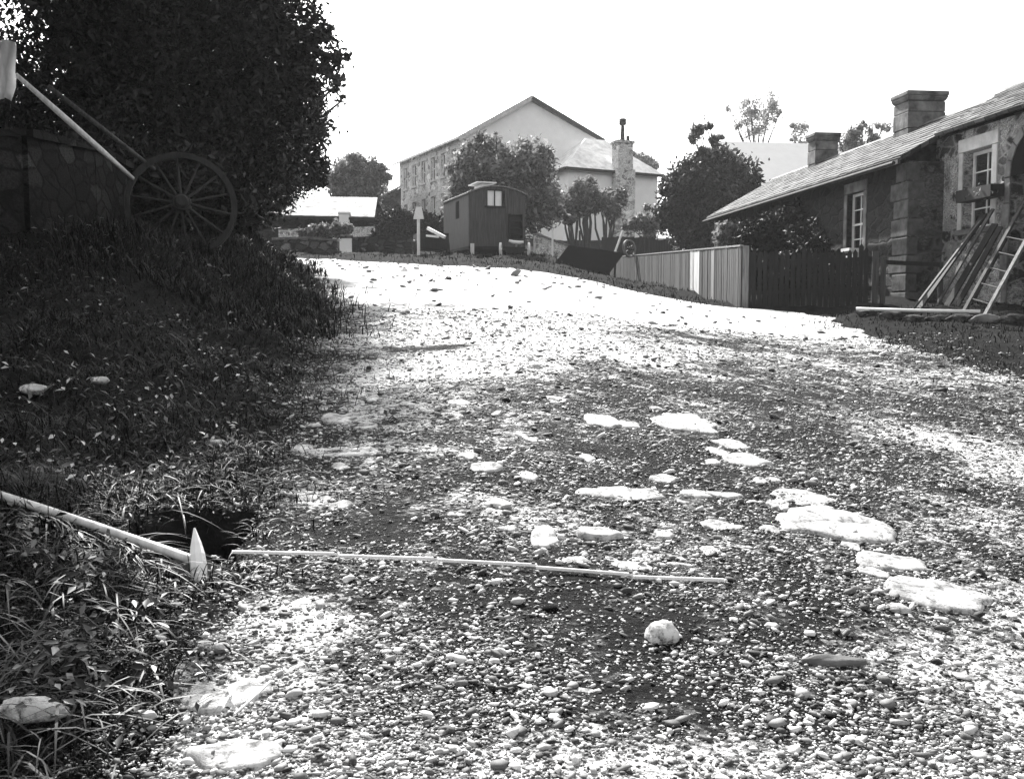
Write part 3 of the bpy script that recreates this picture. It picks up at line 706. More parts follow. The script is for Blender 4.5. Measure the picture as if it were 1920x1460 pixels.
# roofs (thick slabs with slate courses)
SLT = slate('cottage_slate', .012, .12, u, .8)
def roofslab(fr, s0, s1, o0, z0, o1, z1, th, name, mat, parent):
    mb = MB()
    d_ = Vector((0, 0, th)); c_ = [fr(s0, o0, z0), fr(s1, o0, z0), fr(s1, o1, z1), fr(s0, o1, z1)]
    n = (c_[1]-c_[0]).cross(c_[3]-c_[0]).normalized()
    if n.z < 0: n = -n
    return mb.hexa(c_[:] + [p+n*th for p in c_]).build(name, mat, parent)
rf = roofslab(CF, -.35, 11.15, .19, 2.74, -1.87, zr, .06, 'roof', SLT, cot)
roofslab(CF, -.35, 11.15, -3.6, 2.9, -1.875, zr, .06, 'roof', SLT, cot)
roofslab(CF, -7.2, -.352, -.44, 3.16, -1.86, 4.00, .06, 'roof', SLT, cot)
roofslab(CF, -7.2, -.352, -3.6, 3.0, -1.865, 4.00, .06, 'roof', SLT, cot)
# individual slate courses: thin lapped strips give the eaves an uneven edge
for (s0, s1, o0, z0, o1, z1) in ((-.35, 11.15, .19, 2.74, -1.87, zr), (-7.2, -.352, -.44, 3.16, -1.86, 4.0)):
    mb = MB(); nrow = 12
    for r_ in range(nrow):
        s = s0
        while s < s1-.05:
            wd = min(random.uniform(.2, .36), s1-s); f0 = r_/nrow; f1 = min(1, (r_+1.15)/nrow)
            lift = random.uniform(.0, .012); j = random.uniform(-.015, .02)
            oa = o0+(o1-o0)*f0+j; za = z0+(z1-z0)*f0-j*.5; ob = o0+(o1-o0)*f1; zb = z0+(z1-z0)*f1
            tk = .075+lift
            mb.hexa([CF(s+.004, oa, za+tk), CF(s+wd-.004, oa, za+tk), CF(s+wd-.004, ob, zb+.064), CF(s+.004, ob, zb+.064),
                     CF(s+.004, oa, za+tk+.013), CF(s+wd-.004, oa, za+tk+.013), CF(s+wd-.004, ob, zb+.078), CF(s+.004, ob, zb+.078)])
            s += wd
    mb.build('slates', SLT, cot)
mb = MB()
for (s0, s1, z_) in ((-.35, 11.15, zr), (-7.2, -.352, 4.0)):
    s = s0
    while s < s1: mb.prism([CF(s, -1.70, z_-.02), CF(s, -1.865, z_+.10), CF(s, -2.03, z_-.02)], u*.44); s += .45
mb.build('ridge_tiles', 'dressed', cot)
mb = MB(); mb.box(CF, -.33, 11.1, .20, .24, 2.68, 2.76); mb.build('fascia', 'grey_wood', cot)
mb = MB(); mb.tube([CF(-.3, .30, 2.70), CF(11.1, .30, 2.69)], .035, 8); mb.build('gutter', 'iron', cot)
# chimneys: dressed stone stacks with a capping
def chimney(sc, wd, dp, top, parent):
    mb = MB(); z = 3.2; k = 0
    while z < top-.21:
        h_ = min(.34, top-.20-z); j = .006*(k % 2)
        mb.box(CF, sc-wd/2+j, sc+wd/2-j, -1.87-dp/2+j, -1.87+dp/2-j, z, z+h_-.008); z += h_; k += 1
    c_ = mb.build('chimney', 'chimney', parent, bevel=.012)
    mc = MB(); a0, a1, b0, b1 = sc-wd/2, sc+wd/2, -1.87-dp/2, -1.87+dp/2; e = .05
    mc.hexa([CF(a0, b0, top-.2), CF(a1, b0, top-.2), CF(a1, b1, top-.2), CF(a0, b1, top-.2), CF(a0-e, b0-e, top-.1), CF(a1+e, b0-e, top-.1), CF(a1+e, b1+e, top-.1), CF(a0-e, b1+e, top-.1)])
    mc.box(CF, a0-e, a1+e, b0-e, b1+e, top-.098, top); mc.build('chimney_cap', 'chimney', c_, bevel=.025)
chimney(2.95, .66, .82, 4.64, cot)
chimney(7.85, .5, .62, 4.66, cot)
# sash windows
def sash(fr, a, b, c_, d_, o, parent, cols, rows, name='window'):
    f = MB(); t = .055
    f.box(fr, a, a+t, o, o+.05, c_, d_); f.box(fr, b-t, b, o, o+.05, c_, d_); f.box(fr, a+t, b-t, o, o+.05, c_, c_+t); f.box(fr, a+t, b-t, o, o+.05, d_-t, d_)
    mid = (c_+d_)/2; f.box(fr, a+t, b-t, o, o+.045, mid-.02, mid+.02)
    for i in range(1, cols): x_ = a+t+(b-a-2*t)*i/cols; f.box(fr, x_-.012, x_+.012, o+.004, o+.04, c_+t, mid-.02); f.box(fr, x_-.012, x_+.012, o+.004, o+.04, mid+.02, d_-t)
    for i in range(1, rows):
        for q0, q1 in ((c_+t, mid-.02), (mid+.02, d_-t)):
            z_ = q0+(q1-q0)*i/rows; f.box(fr, a+t, b-t, o+.006, o+.038, z_-.011, z_+.011)
    wo_ = f.build(name, 'white_paint', parent)
    MB().box(fr, a+t*.5, b-t*.5, o+.012, o+.02, c_+t*.5, d_-t*.5).build('pane', 'glass', wo_)
    return wo_
w1 = sash(CF, 1.48, 2.21, 1.19, 2.43, -.16, cot, 2, 2)
w2 = sash(CF, -1.79, -.93, 1.47, 2.79, -.88, cot, 2, 2)
w3 = sash(CF, 7.6, 8.2, 1.35, 2.3, -.16, cot, 2, 1)
mb = MB(); mb.box(CF, 1.40, 2.29, -.14, .07, 1.09, 1.186); mb.build('sill', 'dressed_pale', w1, bevel=.01)
mb = MB(); mb.hexa([CF(1.42, .02, 1.20), CF(1.80, .02, 1.20), CF(1.80, .30, 1.25), CF(1.42, .30, 1.25), CF(1.42, .0, 1.30), CF(1.80, .0, 1.30), CF(1.80, .30, 1.31), CF(1.42, .30, 1.31)])
mb.build('window_shelf', 'white_paint', w1)
mb = MB(); mb.box(CF, 1.32, 2.35, -.05, .02, 2.436, 2.64); mb.build('lintel', 'dressed', cot, bevel=.01)
for a_, b_ in ((1.33, 1.475), (2.215, 2.35)): MB().box(CF, a_, b_, -.05, .016, 1.19, 2.43).build('jamb_stone', 'dressed', cot, bevel=.01)
mb = MB(); mb.box(CF, -1.97, -.78, -.70, -.63, 2.795, 3.02); mb.build('lintel', 'dressed_pale', cot, bevel=.01)
for a_, b_ in ((-.925, -.80), (-1.95, -1.795)): MB().box(CF, a_, b_, -.70, -.636, 1.40, 2.79).build('jamb_stone', 'dressed_pale', cot, bevel=.01)
mb = MB(); mb.box(CF, -1.92, -.82, -.86, -.58, 1.37, 1.465); mb.build('sill', 'dressed', w2, bevel=.01)
# arched doorway: pale voussoirs round an opening, its inner shade coloured black on panel and door
cx_, rad_, spr = -3.04, .71, 2.20
mb = MB(); NA = 9
for k in range(NA):
    a0 = math.pi*k/NA; a1 = math.pi*(k+.93)/NA
    q = [(rad_*math.cos(a0), rad_*math.sin(a0)), ((rad_+.15)*math.cos(a0), (rad_+.15)*math.sin(a0)), ((rad_+.15)*math.cos(a1), (rad_+.15)*math.sin(a1)), (rad_*math.cos(a1), rad_*math.sin(a1))]
    mb.prism([CF(cx_+p[0], -.70, spr+p[1]) for p in q], (CF(0, 1, 0)-CF(0, 0, 0))*.075)
for k in range(6):
    z0 = GB+k*.408; mb.box(CF, cx_+rad_, cx_+rad_+(.14 if k % 2 else .20), -.70, -.63, z0, z0+.395); mb.box(CF, cx_-rad_-.15, cx_-rad_, -.70, -.63, z0, z0+.395)
mb.build('door_surround', 'dressed', cot, bevel=.012)
mb = MB(); NA = 16
pts = [CF(cx_+rad_*math.cos(math.pi*k/NA), -.655, spr+rad_*math.sin(math.pi*k/NA)) for k in range(NA+1)]
mb.prism(pts, (CF(0, 1, 0)-CF(0, 0, 0))*.012); mb.build('arch_shade_panel', 'black', cot)  # flat black panel painted as the shade inside the arch
mb = MB()
for k in range(9): s = cx_-rad_+k*.158; mb.box(CF, s, s+.15, -1.0, -.96, GB, 2.3)
mb.build('door', 'black', cot)  # planks blackened to deepen the shade inside the doorway
# trough hanging across the nearer window
tr = thing('wooden_trough', CF(-1.7, -.5, 1.9), 'dark wooden trough hung across the lower half of the nearer cottage window', 'trough')
mb = MB(); mb.box(CF, -2.2, -1.22, -.62, -.60, 1.90, 2.10); mb.box(CF, -2.2, -1.22, -.40, -.38, 1.90, 2.10); mb.box(CF, -2.2, -1.22, -.60, -.40, 1.90, 1.92); mb.box(CF, -2.22, -2.2, -.62, -.38, 1.9, 2.1); mb.box(CF, -1.22, -1.2, -.62, -.38, 1.9, 2.1)
mb.build('trough_box', 'dark_wood', tr)
x0 = CF(-1.7, -.5, 2.02); V, Fc, T = leafcards(np.array(x0)[None]+rng.normal(0, 1, (260, 3))*np.array([.07, .28, .05]), rng.uniform(.02, .05, 260), rng.beta(1, 2, 260)); mesh_np('plants', V, Fc, 'leaf_mid', tr, tone=T)

# planks leaning against the nearer wing
def wing(px, py, off):
    tx, tz = ray(px, py); d_ = (9.81-off)/(.111+tx); return Vector((tx*d_, d_, CZ+tz*d_))
PL = [(1722, 576, 1846, 402, .13), (1752, 574, 1862, 392, .06), (1772, 576, 1866, 420, .12), (1792, 577, 1876, 425, .09), (1815, 577, 1884, 445, .11), (1705, 573, 1838, 415, .05)]
PLAB = ['dark plank at the left of the leaning stack below the cottage window', 'thin pale batten lying over the leaning plank stack', 'broad plank in the middle of the leaning stack', 'weathered plank right of the broad middle plank', 'short plank at the right of the leaning stack nearest the ladder', 'outermost thin batten on the left edge of the leaning stack']
for i, (ax_, ay_, bx_, by_, wd) in enumerate(PL):
    f_ = P(ax_, ay_, 16.55-.06*i); f_.z = gz(f_.x, f_.y)-.03; t_ = wing(bx_, by_, .06+.04*i)
    dd = t_-f_; tag(MB().bar(f_, t_, wd, .03, (.9, .3, .4)).build('leaning_plank', ['dark_wood', 'grey_wood', 'dark_wood', 'dark_wood', 'dark_wood', 'grey_wood'][i], origin=f_), PLAB[i], 'plank', 'planks leaning on the cottage wall')
# ladder
f0 = P(1843, 590, 15.3); f0.z = gz(f0.x, f0.y); f1 = P(1806, 582, 15.75); f1.z = gz(f1.x, f1.y)
up = P(1990, 330, 15.9)-f0
ld = thing('ladder', f0, 'old wooden ladder leaning to the right beside the arched doorway', 'ladder')
MB().bar(f0, f0+up, .06, .04).build('rail', 'mid_wood', ld); MB().bar(f1, f1+up, .06, .04).build('rail', 'grey_wood', ld)
for k in range(8):
    t = .1+.11*k; MB().tube([f0+up*t, f1+up*t], .013, 8).build('rung', 'grey_wood', ld)

# ------------------------------------------------------------------ fences in front of the cottage
fr0 = Vector((4.05, 18.0, 0)); fr1 = Vector((3.98, 43.5, 0))
fc = thing('plank_fence', (fr0.x, fr0.y, gz(fr0.x, fr0.y)), 'close-boarded weathered fence running up the hill beside the road', 'fence')
uu = (fr1-fr0).normalized(); Lf = (fr1-fr0).length
mbA = MB(); s = 0; pale = MB(); pale2 = MB(); top = []
def fh(s): p_ = fr0+uu*s; return CZ+1.18+1.20*s/Lf-gz(p_.x, p_.y)
while s < Lf:
    wd = random.uniform(.055, .075); p = fr0+uu*s; z0 = gz(p.x, p.y)+.02; h_ = fh(s)-.02+random.uniform(-.012, .012)
    fr = frame((p.x+random.uniform(-.006, .006), p.y, z0), uu)
    tgt = pale if 3.9 < s < 5.0 else (pale2 if 2.3 < s < 2.62 else mbA)
    tgt.box(fr, .003, wd-.003, -.01, .012, -.08, h_); s += wd
mbA.build('boards', 'fence_wood', fc); q = pale.build('boards', 'pale_wood', fc); q['label'] = 'run of bleached pale boards'; q = pale2.build('boards', 'mid_wood', fc); q['label'] = 'narrow strip of bleached pale boards'
s = 0
while s < Lf+.1:
    p = fr0+uu*s; z0 = gz(p.x, p.y); MB().box(frame((p.x, p.y, z0), uu), -.05, .05, -.12, -.02, -.2, fh(s)+.03).build('post', 'mid_wood' if s == 0 else 'grey_wood', fc); s += 2.6
mb = MB(); k = 0
while k < 10:
    p = fr0+uu*(Lf*k/10); q = fr0+uu*(Lf*(k+1)/10); p = p.copy(); q = q.copy(); p.z = gz(p.x, p.y)+fh(Lf*k/10)+.035; q.z = gz(q.x, q.y)+fh(Lf*(k+1)/10)+.035; mb.bar(p, q, .05, .03); k += 1
mb.build('top_rail', 'mid_wood', fc)
pf = thing('picket_fence', (4.2, 17.95, gz(4.2, 17.95)), 'dark weathered picket fence across the front of the cottage garden', 'fence')
a = Vector((4.14, 17.98, 0)); b = Vector((6.15, 17.35, 0)); ud = (b-a).normalized(); n_ = int((b-a).length/.093)
for k in range(n_):
    p = a+ud*(k*.093); z0 = gz(p.x, p.y); h_ = .98+random.uniform(-.05, .04); fr = frame((p.x, p.y, z0), ud)
    mb = MB(); w_ = .078; tl = random.uniform(-.012, .012)
    mb.prism([fr(0, 0, -.05), fr(w_, 0, -.05), fr(w_+tl, 0, h_-.06), fr(w_/2+tl, 0, h_), fr(tl, 0, h_-.06)], (fr(0, .02, 0)-fr(0, 0, 0)))
    mb.build('picket', 'dark_wood', pf)
for zz in (.25, .75):
    p = a.copy(); q = b.copy(); p.z = gz(p.x, p.y)+zz; q.z = gz(q.x, q.y)+zz; fr = frame((0, 0, 0), ud); sh = (fr(0, .05, 0)-fr(0, 0, 0)); MB().bar(p+sh, q+sh, .04, .08).build('rail', 'dark_wood', pf)
q = b.copy(); q.z = gz(q.x, q.y); MB().box(frame(q, ud), -.02, .08, -.02, .08, -.1, .88).build('post', 'grey_wood', pf)
# wire netting run to the house: two posts and a rail
nf = thing('rail_fence', (6.3, 17.3, gz(6.3, 17.3)), 'low rail between the picket fence and the corner of the cottage', 'fence')
p = Vector((6.3, 17.3, gz(6.3, 17.3)+.70)); q = Vector((7.4, 17.6, gz(7.4, 17.6)+.68)); MB().bar(p, q, .05, .07).build('rail', 'dark_wood', nf)
for v in (p, q): MB().bar(Vector((v.x, v.y, v.z-.85)), Vector((v.x, v.y, v.z+.05)), .07, .07, (0, 1, 0)).build('post', 'grey_wood', nf)

# white pole lying along the verge and the kerb stones under it
a = P(1605, 579, 15.2); b = P(1838, 584, 14.6); a.z = max(a.z, gz(a.x, a.y)+.03); b.z = max(b.z, gz(b.x, b.y)+.03)
tag(MB().tube([a, (a+b)/2+Vector((0, 0, -.006)), b], .024, 8).build('pole', 'white_paint', origin=a, smooth=True), 'straight white pole lying along the verge in front of the cottage', 'pole')
KL = ['first rough edging stone beneath the left end of the white pole', 'second rough edging stone along under the white pole', 'edging stone under the middle of the white pole', 'edging stone below the right half of the white pole', 'edging stone at the right tip of the white pole', 'pale rounded edging stone at the foot of the ladder', 'edging stone at the right frame edge below the doorway']
for i, px in enumerate((1625, 1672, 1715, 1762, 1805, 1850, 1900)):
    v = P(px, 598, 14.9-.12*i); z0 = gz(v.x, v.y); boulder((v.x, v.y, z0+.02), random.uniform(.10, .16), (random.uniform(1.1, 1.6), .7, .5), KL[i], 'dressed' if i == 5 else 'garden_stone', 'edging_stone', 'stone', 'edging stones along the cottage verge', 40+i, 3)
v = G(1832, 640); slab(1832, 638, 22, 5, 'flat white slate lying on the dark verge below the white pole', .05, 77, 'loose_slate', None)

# ------------------------------------------------------------------ wagon and farm things
A_ = Vector((-1.46, 34.5, 0)); B_ = Vector((.46, 35.15, 0)); zf = CZ+2.32; gzw = gz(-.5, 35.5)
uw = (B_-A_).normalized()
WF0 = frame((A_.x, A_.y, 0), uw)
inw = (WF0(0, 1, 0)-WF0(0, 0, 0)); sgn = 1 if inw.y > 0 else -1
WF = lambda a, b, c: WF0(a, b*sgn, c)     # a along the end, b inwards, c height
Wd = (B_-A_).length; Ln = 3.3; ze = CZ+4.08; za = CZ+4.32
wg = thing('living_van', (A_.x, A_.y, gzw), 'dark boarded living van with arched roof parked on the grass verge', 'wagon')
def arc(a): t = a/Wd*2-1; return ze+(za-ze)*(1-t*t)
# end wall of vertical boards with window opening
wx0, wx1, wz0, wz1 = .66, 1.18, CZ+3.68, CZ+4.20
mb = MB(); nb = 19
for k in range(nb):
    a0 = Wd*k/nb+.004; a1 = Wd*(k+1)/nb-.004; j = .006*(k % 2)
    am = (a0+a1)/2; segs = [(zf, arc(am))]
    if a1 > wx0 and a0 < wx1: segs = [(zf, wz0), (wz1, max(arc(am), wz1+.02))]
    for q0, q1 in segs: mb.box(WF, a0, a1, 0-j, .03, q0, q1)
mb.build('end_wall', 'wagon_wood', wg)
mb = MB()
for k in range(30): b0 = .035+(Ln-.035)*k/30; mb.box(WF, 0, .03+.004*(k % 2), b0+.003, b0+(Ln-.035)/30-.003, zf, ze)
sw = mb.build('side_wall', 'wagon_wood', wg)
mb = MB(); mb.box(WF, Wd-.03, Wd, .035, Ln, zf, ze); mb.build('side_wall', 'wagon_wood', wg)
mb = MB(); mb.box(WF, .03, Wd-.03, Ln-.03, Ln, zf, ze); mb.build('end_wall', 'wagon_wood', wg)
mb = MB(); mb.box(WF, 0, Wd, 0, Ln, zf-.1, zf-.003); mb.build('floor', 'dark_wood', wg)
mb = MB(); n = 14; prev = None
for k in range(n):
    a0 = -.06+(Wd+.12)*k/n; a1 = -.06+(Wd+.12)*(k+1)/n
    z0_, z1_ = arc(a0)+.01, arc(a1)+.01
    mb.hexa([WF(a0, -.08, z0_), WF(a1, -.08, z1_), WF(a1, Ln+.15, z1_), WF(a0, Ln+.15, z0_), WF(a0, -.08, z0_+.045), WF(a1, -.08, z1_+.045), WF(a1, Ln+.15, z1_+.045), WF(a0, Ln+.15, z0_+.045)])
rfw = mb.build('roof', 'mid_wood', wg)
mb = MB(); mb.box(WF, .62, 1.0, .5, 1.4, za, za+.16); mb.box(WF, .42, 1.12, .4, 1.5, za+.18, za+.22); mb.build('roof_vent', 'white_paint', rfw)
wn = MB()
t = .03
wn.box(WF, wx0-t, wx0, -.02, .03, wz0-t, wz1+t); wn.box(WF, wx1, wx1+t, -.02, .03, wz0-t, wz1+t); wn.box(WF, wx0, wx1, -.02, .03, wz1, wz1+t); wn.box(WF, wx0-.1, wx1+.1, -.06, .03, wz0-.06, wz0); wn.box(WF, (wx0+wx1)/2-.015, (wx0+wx1)/2+.015, -.01, .03, wz0, wz1)
wn = wn.build('window', 'dark_wood', wg)
MB().box(WF, wx0, wx1, .045, .06, wz0, wz1).build('blind', 'curtain', wn)
mb = MB(); mb.box(WF, .02-.012, -.012, 1.2, 1.6, CZ+3.35, CZ+3.95); mb.build('side_window', 'black', wg)
mb = MB()
for k in range(4): mb.box(WF, 1.42, 1.84, -.22, -.006, CZ+2.72+.22*k, CZ+2.745+.22*k)
mb.box(WF, 1.40, 1.42, -.22, -.006, CZ+2.6, CZ+3.42); mb.box(WF, 1.84, 1.86, -.22, -.006, CZ+2.6, CZ+3.42); mb.box(WF, 1.42, 1.84, -.014, -.006, CZ+2.6, CZ+3.42); mb.build('end_shelves', 'dark_wood', wg)
for (a_, b_) in ((.18, .5), (1.85, .5), (.18, 2.7), (1.85, 2.7)):
    c_ = WF(a_, b_, 0); c_.z = gz(c_.x, c_.y)+.28; ax = WF(1, 0, 0)-WF(0, 0, 0)
    mb = MB(); mb.ring(c_, ax, .22, .28, .06, 28); 
    e1 = Vector((0, 0, 1)); e2 = ax.cross(e1)
    for k in range(8): an = math.pi*k/4; mb.bar(c_, c_+(e1*math.cos(an)+e2*math.sin(an))*.23, .035, .03, ax)
    mb.disc(c_, ax, .06, .12, 14); mb.build('wheel', 'iron', wg)
mb = MB()
for b_ in (.5, 2.7): mb.bar(WF(.1, b_, gzw+.28), WF(1.9, b_, gzw+.28), .08, .08)
mb.bar(WF(.95, .2, gzw+.33), WF(.95, 3.1, gzw+.33), .1, .12); mb.build('undercarriage', 'dark_wood', wg)
c_ = WF(.08, -.15, 0); g_ = gz(c_.x, c_.y)
tag(MB().bar(Vector((c_.x, c_.y, g_-.05)), Vector((c_.x, c_.y, g_+.36)), .13, .10, (0, 1, 0)).build('prop_block', 'pale_wood', origin=(c_.x, c_.y, g_)), 'white upright block propping the near corner of the living van', 'block')
# two-wheeled implement with T bar in front of the van
im = P(965, 490, 33.4); gi = gz(im.x, im.y)
it = thing('roller_cart', (im.x, im.y, gi), 'small two-wheeled implement with white T-shaped handle before the van', 'cart')
for sx in (-.46, .46):
    c_ = Vector((im.x+sx, im.y, gi+.24)); ax = Vector((1, .2*sx, 0)); mb = MB(); mb.ring(c_, ax, .19, .24, .06, 28)
    for k in range(6): an = math.pi*k/3; mb.bar(c_, c_+Vector((0, math.cos(an), math.sin(an)))*.2, .025, .02, ax)
    mb.disc(c_, ax, .05, .1, 12); mb.build('wheel', 'white_paint' , it)
MB().tube([Vector((im.x-.5, im.y, gi+.24)), Vector((im.x+.5, im.y, gi+.24))], .04, 10).build('axle', 'iron', it)
MB().box(frame((im.x, im.y, gi), (1, 0, 0)), -.3, .3, -.25, .25, .12, .32).build('bed', 'dark_wood', it)
tp = P(968, 454, 33.2)
MB().bar(Vector((im.x+.05, im.y, gi+.3)), tp, .07, .05, (0, 1, 0)).build('draw_bar', 'white_paint', it)
MB().tube([tp+Vector((-.24, 0, .05)), tp+Vector((-.1, 0, .0)), tp+Vector((.1, 0, -.02)), tp+Vector((.24, 0, 0))], [.04, .06, .06, .04], 10).build('cross_bar', 'white_paint', it)
# low farm cart left of the van
fcx = P(808, 488, 34.6); gf = gz(fcx.x, fcx.y)
fct = thing('farm_cart', (fcx.x, fcx.y, gf), 'low dark box cart standing just left of the living van', 'cart')
fr = frame((fcx.x, fcx.y, gf), (1, .25, 0)); mb = MB()
for k in range(3): mb.box(fr, -.5, .5, -.50, -.47, .22+.17*k, .38+.17*k); mb.box(fr, -.5, .5, .47, .50, .22+.17*k, .38+.17*k); mb.box(fr, -.53, -.50, -.5, .5, .22+.17*k, .38+.17*k); mb.box(fr, .50, .53, -.5, .5, .22+.17*k, .38+.17*k)
mb.box(fr, -.5, .5, -.47, .47, .18, .22); mb.build('box_body', 'dark_wood', fct)
for sx in (-.58, .58):
    c_ = fr(sx, 0, .26); mb = MB(); mb.ring(c_, (1, .25, 0), .2, .26, .05, 28); mb.disc(c_, (1, .25, 0), .05, .1, 12)
    for k in range(8): an = math.pi*k/4; mb.bar(c_, c_+Vector((-.25*math.cos(an), math.cos(an), math.sin(an)))*.22, .025, .02, (1, .25, 0))
    mb.build('wheel', 'iron', fct)
p = P(802, 428, 34.3); q = P(834, 445, 34.0); tag(MB().bar(p, q, .12, .10).build('timber', 'white_paint', origin=p), 'stout white timber slanting down over the low box cart', 'timber')
p = P(789, 441, 34.2); q = P(822, 444, 33.9); tag(MB().bar(p, q, .10, .07).build('timber', 'white_paint', origin=p), 'shorter white timber lying nearly level on the low box cart', 'timber')
# sign post
sp_ = P(785, 482, 33.6); gs = gz(sp_.x, sp_.y)
sg = thing('sign_post', (sp_.x, sp_.y, gs), 'white roadside post with a white triangular topped board left of the van', 'sign')
MB().tube([(sp_.x, sp_.y, gs-.1), (sp_.x, sp_.y, CZ+3.30)], .05, 10).build('post', 'white_paint', sg)
q = P(785, 410, 33.55); fr = frame((q.x, q.y-.05, q.z), (1, 0, 0)); mb = MB()
mb.prism([fr(-.17, 0, -.02), fr(.17, 0, -.02), fr(.16, 0, .06), fr(.10, 0, .38), fr(-.08, 0, .38), fr(-.16, 0, .06)], (0, .05, 0)); mb.build('sign_board', 'white_paint', sg)
# black sheet leaning on trestle
q = [P(1030, 507, 31.5), P(1138, 517, 31.5), P(1170, 474, 32.6), P(1066, 460, 32.6)]
n_ = (q[1]-q[0]).cross(q[3]-q[0]).normalized(); mb = MB(); mb.prism(q, n_*-.05)
bs = thing('leaning_board', q[0], 'large black sheet propped at a slant at the end of the plank fence', 'board')
mb.build('sheet', 'black', bs)
for t_ in (.15, .85):
    tp = q[3].lerp(q[2], t_); g_ = Vector((tp.x, tp.y+.5, gz(tp.x, tp.y+.5))); MB().bar(tp, g_, .07, .07).build('prop', 'dark_wood', bs)
# small wheel leaning behind the fence end
c_ = P(1180, 466, 33.2)
sw_ = thing('small_wheel', (c_.x, c_.y, c_.z-.3), 'small iron wheel showing above the far part of the plank fence', 'wheel')
mb = MB(); mb.ring(c_, (1, -1.1, .2), .24, .30, .07, 30); mb.build('rim', 'dressed', sw_)
mb = MB(); mb.disc(c_, (1, -1.1, .2), .06, .14, 12)
for k in range(8):
    e1 = Vector((1, -1.1, .2)).normalized().orthogonal().normalized(); e2 = Vector((1, -1.1, .2)).normalized().cross(e1); an = math.pi*k/4; mb.bar(c_, c_+(e1*math.cos(an)+e2*math.sin(an))*.25, .03, .025)
mb.build('spokes', 'iron', sw_)
# leaning pole behind
p = P(1145, 470, 38); q = P(1168, 432, 38.3); tag(MB().bar(p-Vector((0, 0, .5)), q, .06, .06).build('leaning_pole', 'pale_wood', origin=p), 'thin pale pole leaning behind the black sheet', 'pole')

# ------------------------------------------------------------------ low walls, piers, back fence
def wallrun(name, label, pts, h, th, mat, cap=None, cat='wall'):
    """pts: (px, d) ; wall follows the ground"""
    W = []
    for px, d in pts: x_ = ray(px, 590)[0]*d; W.append(Vector((x_, d, gz(x_, d))))
    r = thing(name, W[0], label, cat); mb = MB(); cp = MB()
    for a, b in zip(W[:-1], W[1:]):
        n = max(1, int((b-a).length/1.2)); ud = (b-a); ud.z = 0; ud.normalize(); nn = Vector((-ud.y, ud.x, 0))*th/2
        for k in range(n):
            p = a.lerp(b, k/n); q = a.lerp(b, (k+1)/n); zp, zq = gz(p.x, p.y), gz(q.x, q.y)
            hp, hq = (h if not callable(h) else h(p)), (h if not callable(h) else h(q))
            mb.hexa([(p.x-nn.x, p.y-nn.y, zp-.4), (q.x-nn.x, q.y-nn.y, zq-.4), (q.x+nn.x, q.y+nn.y, zq-.4), (p.x+nn.x, p.y+nn.y, zp-.4),
                     (p.x-nn.x, p.y-nn.y, zp+hp), (q.x-nn.x, q.y-nn.y, zq+hq), (q.x+nn.x, q.y+nn.y, zq+hq), (p.x+nn.x, p.y+nn.y, zp+hp)])
            if cap:
                m_ = nn*1.25; e = ud*.01
                cp.hexa([(p.x-m_.x+e.x, p.y-m_.y+e.y, zp+hp+.002), (q.x-m_.x, q.y-m_.y, zq+hq+.002), (q.x+m_.x, q.y+m_.y, zq+hq+.002), (p.x+m_.x+e.x, p.y+m_.y+e.y, zp+hp+.002),
                         (p.x-m_.x+e.x, p.y-m_.y+e.y, zp+hp+.09), (q.x-m_.x, q.y-m_.y, zq+hq+.07), (q.x+m_.x, q.y+m_.y, zq+hq+.08), (p.x+m_.x+e.x, p.y+m_.y+e.y, zp+hp+.1)])
    mb.build('wall', mat, r)
    if cap: cp.build('coping', cap, r)
    return r
wallrun('garden_wall', 'low stone garden wall left of the lower white gate pier', [(515, 37.5), (636, 37.3)], .5, .35, 'garden_stone', 'dressed')
wallrun('garden_wall', 'low rubble wall between the white gate pier and the box cart', [(662, 37.3), (780, 37.5)], .55, .35, 'garden_stone', 'garden_stone')
wallrun('garden_wall', 'low pale stone wall in front of the apple trees', [(1003, 42), (1075, 42.5), (1135, 43)], .75, .4, 'far_rubble', 'dressed')
# old dry stone wall at far left behind the wheel
def hw(p): return 1.02 - .10*sst(11.4, 14.5, p.y)
wallrun('drystone_wall', 'dark mossy dry stone wall at the left edge beside the cart wheel', [(-260, 9.6), (20, 11.2), (150, 13), (235, 15)], hw, .5, 'drystone', 'drystone')
def pier(px, py0, py1, wpx, d, label):
    c_ = P(px, py0, d); t_ = P(px, py1, d); hwid = wpx/2/F*d; fr = frame((c_.x, c_.y, 0), (1, .15, 0))
    r = thing('gate_pier', c_, label, 'gate pier', 'white gate piers')
    z0 = gz(c_.x, c_.y)-.2; MB().box(fr, -hwid, hwid, -hwid, hwid, z0, t_.z).build('shaft', 'white_wall', r, bevel=.02)
    MB().box(fr, -hwid-.05, hwid+.05, -hwid-.05, hwid+.05, t_.z+.002, t_.z+.10).build('cap', 'garden_stone' if py1 > 430 else 'white_wall', r, bevel=.02)
pier(650, 476, 447, 19, 37.0, 'lower white gate pier standing at the road edge')
pier(646, 430, 402, 19, 44.5, 'upper white gate pier under the shed roof')
# dark board fence behind the black sheet
bf = thing('board_fence', P(1135, 470, 45), 'dark board fence behind the black sheet below the white house', 'fence')
mb = MB(); a = P(1128, 470, 45); b = P(1300, 470, 41); ud = (b-a); ud.z = 0; L_ = ud.length; ud.normalize(); s = 0
while s < L_: p = a+ud*s; g_ = gz(p.x, p.y); mb.box(frame((p.x, p.y, g_), ud), .004, .145, 0, .02, -.1, 1.75+random.uniform(-.02, .02)); s += .15
mb.build('boards', 'dark_wood', bf)
mb = MB(); s = 0
while s < L_: p = a+ud*s; g_ = gz(p.x, p.y); mb.box(frame((p.x, p.y+.06, g_), ud), 0, .1, 0, .1, -.1, 1.7); s += 1.8
mb.build('posts', 'dark_wood', bf)
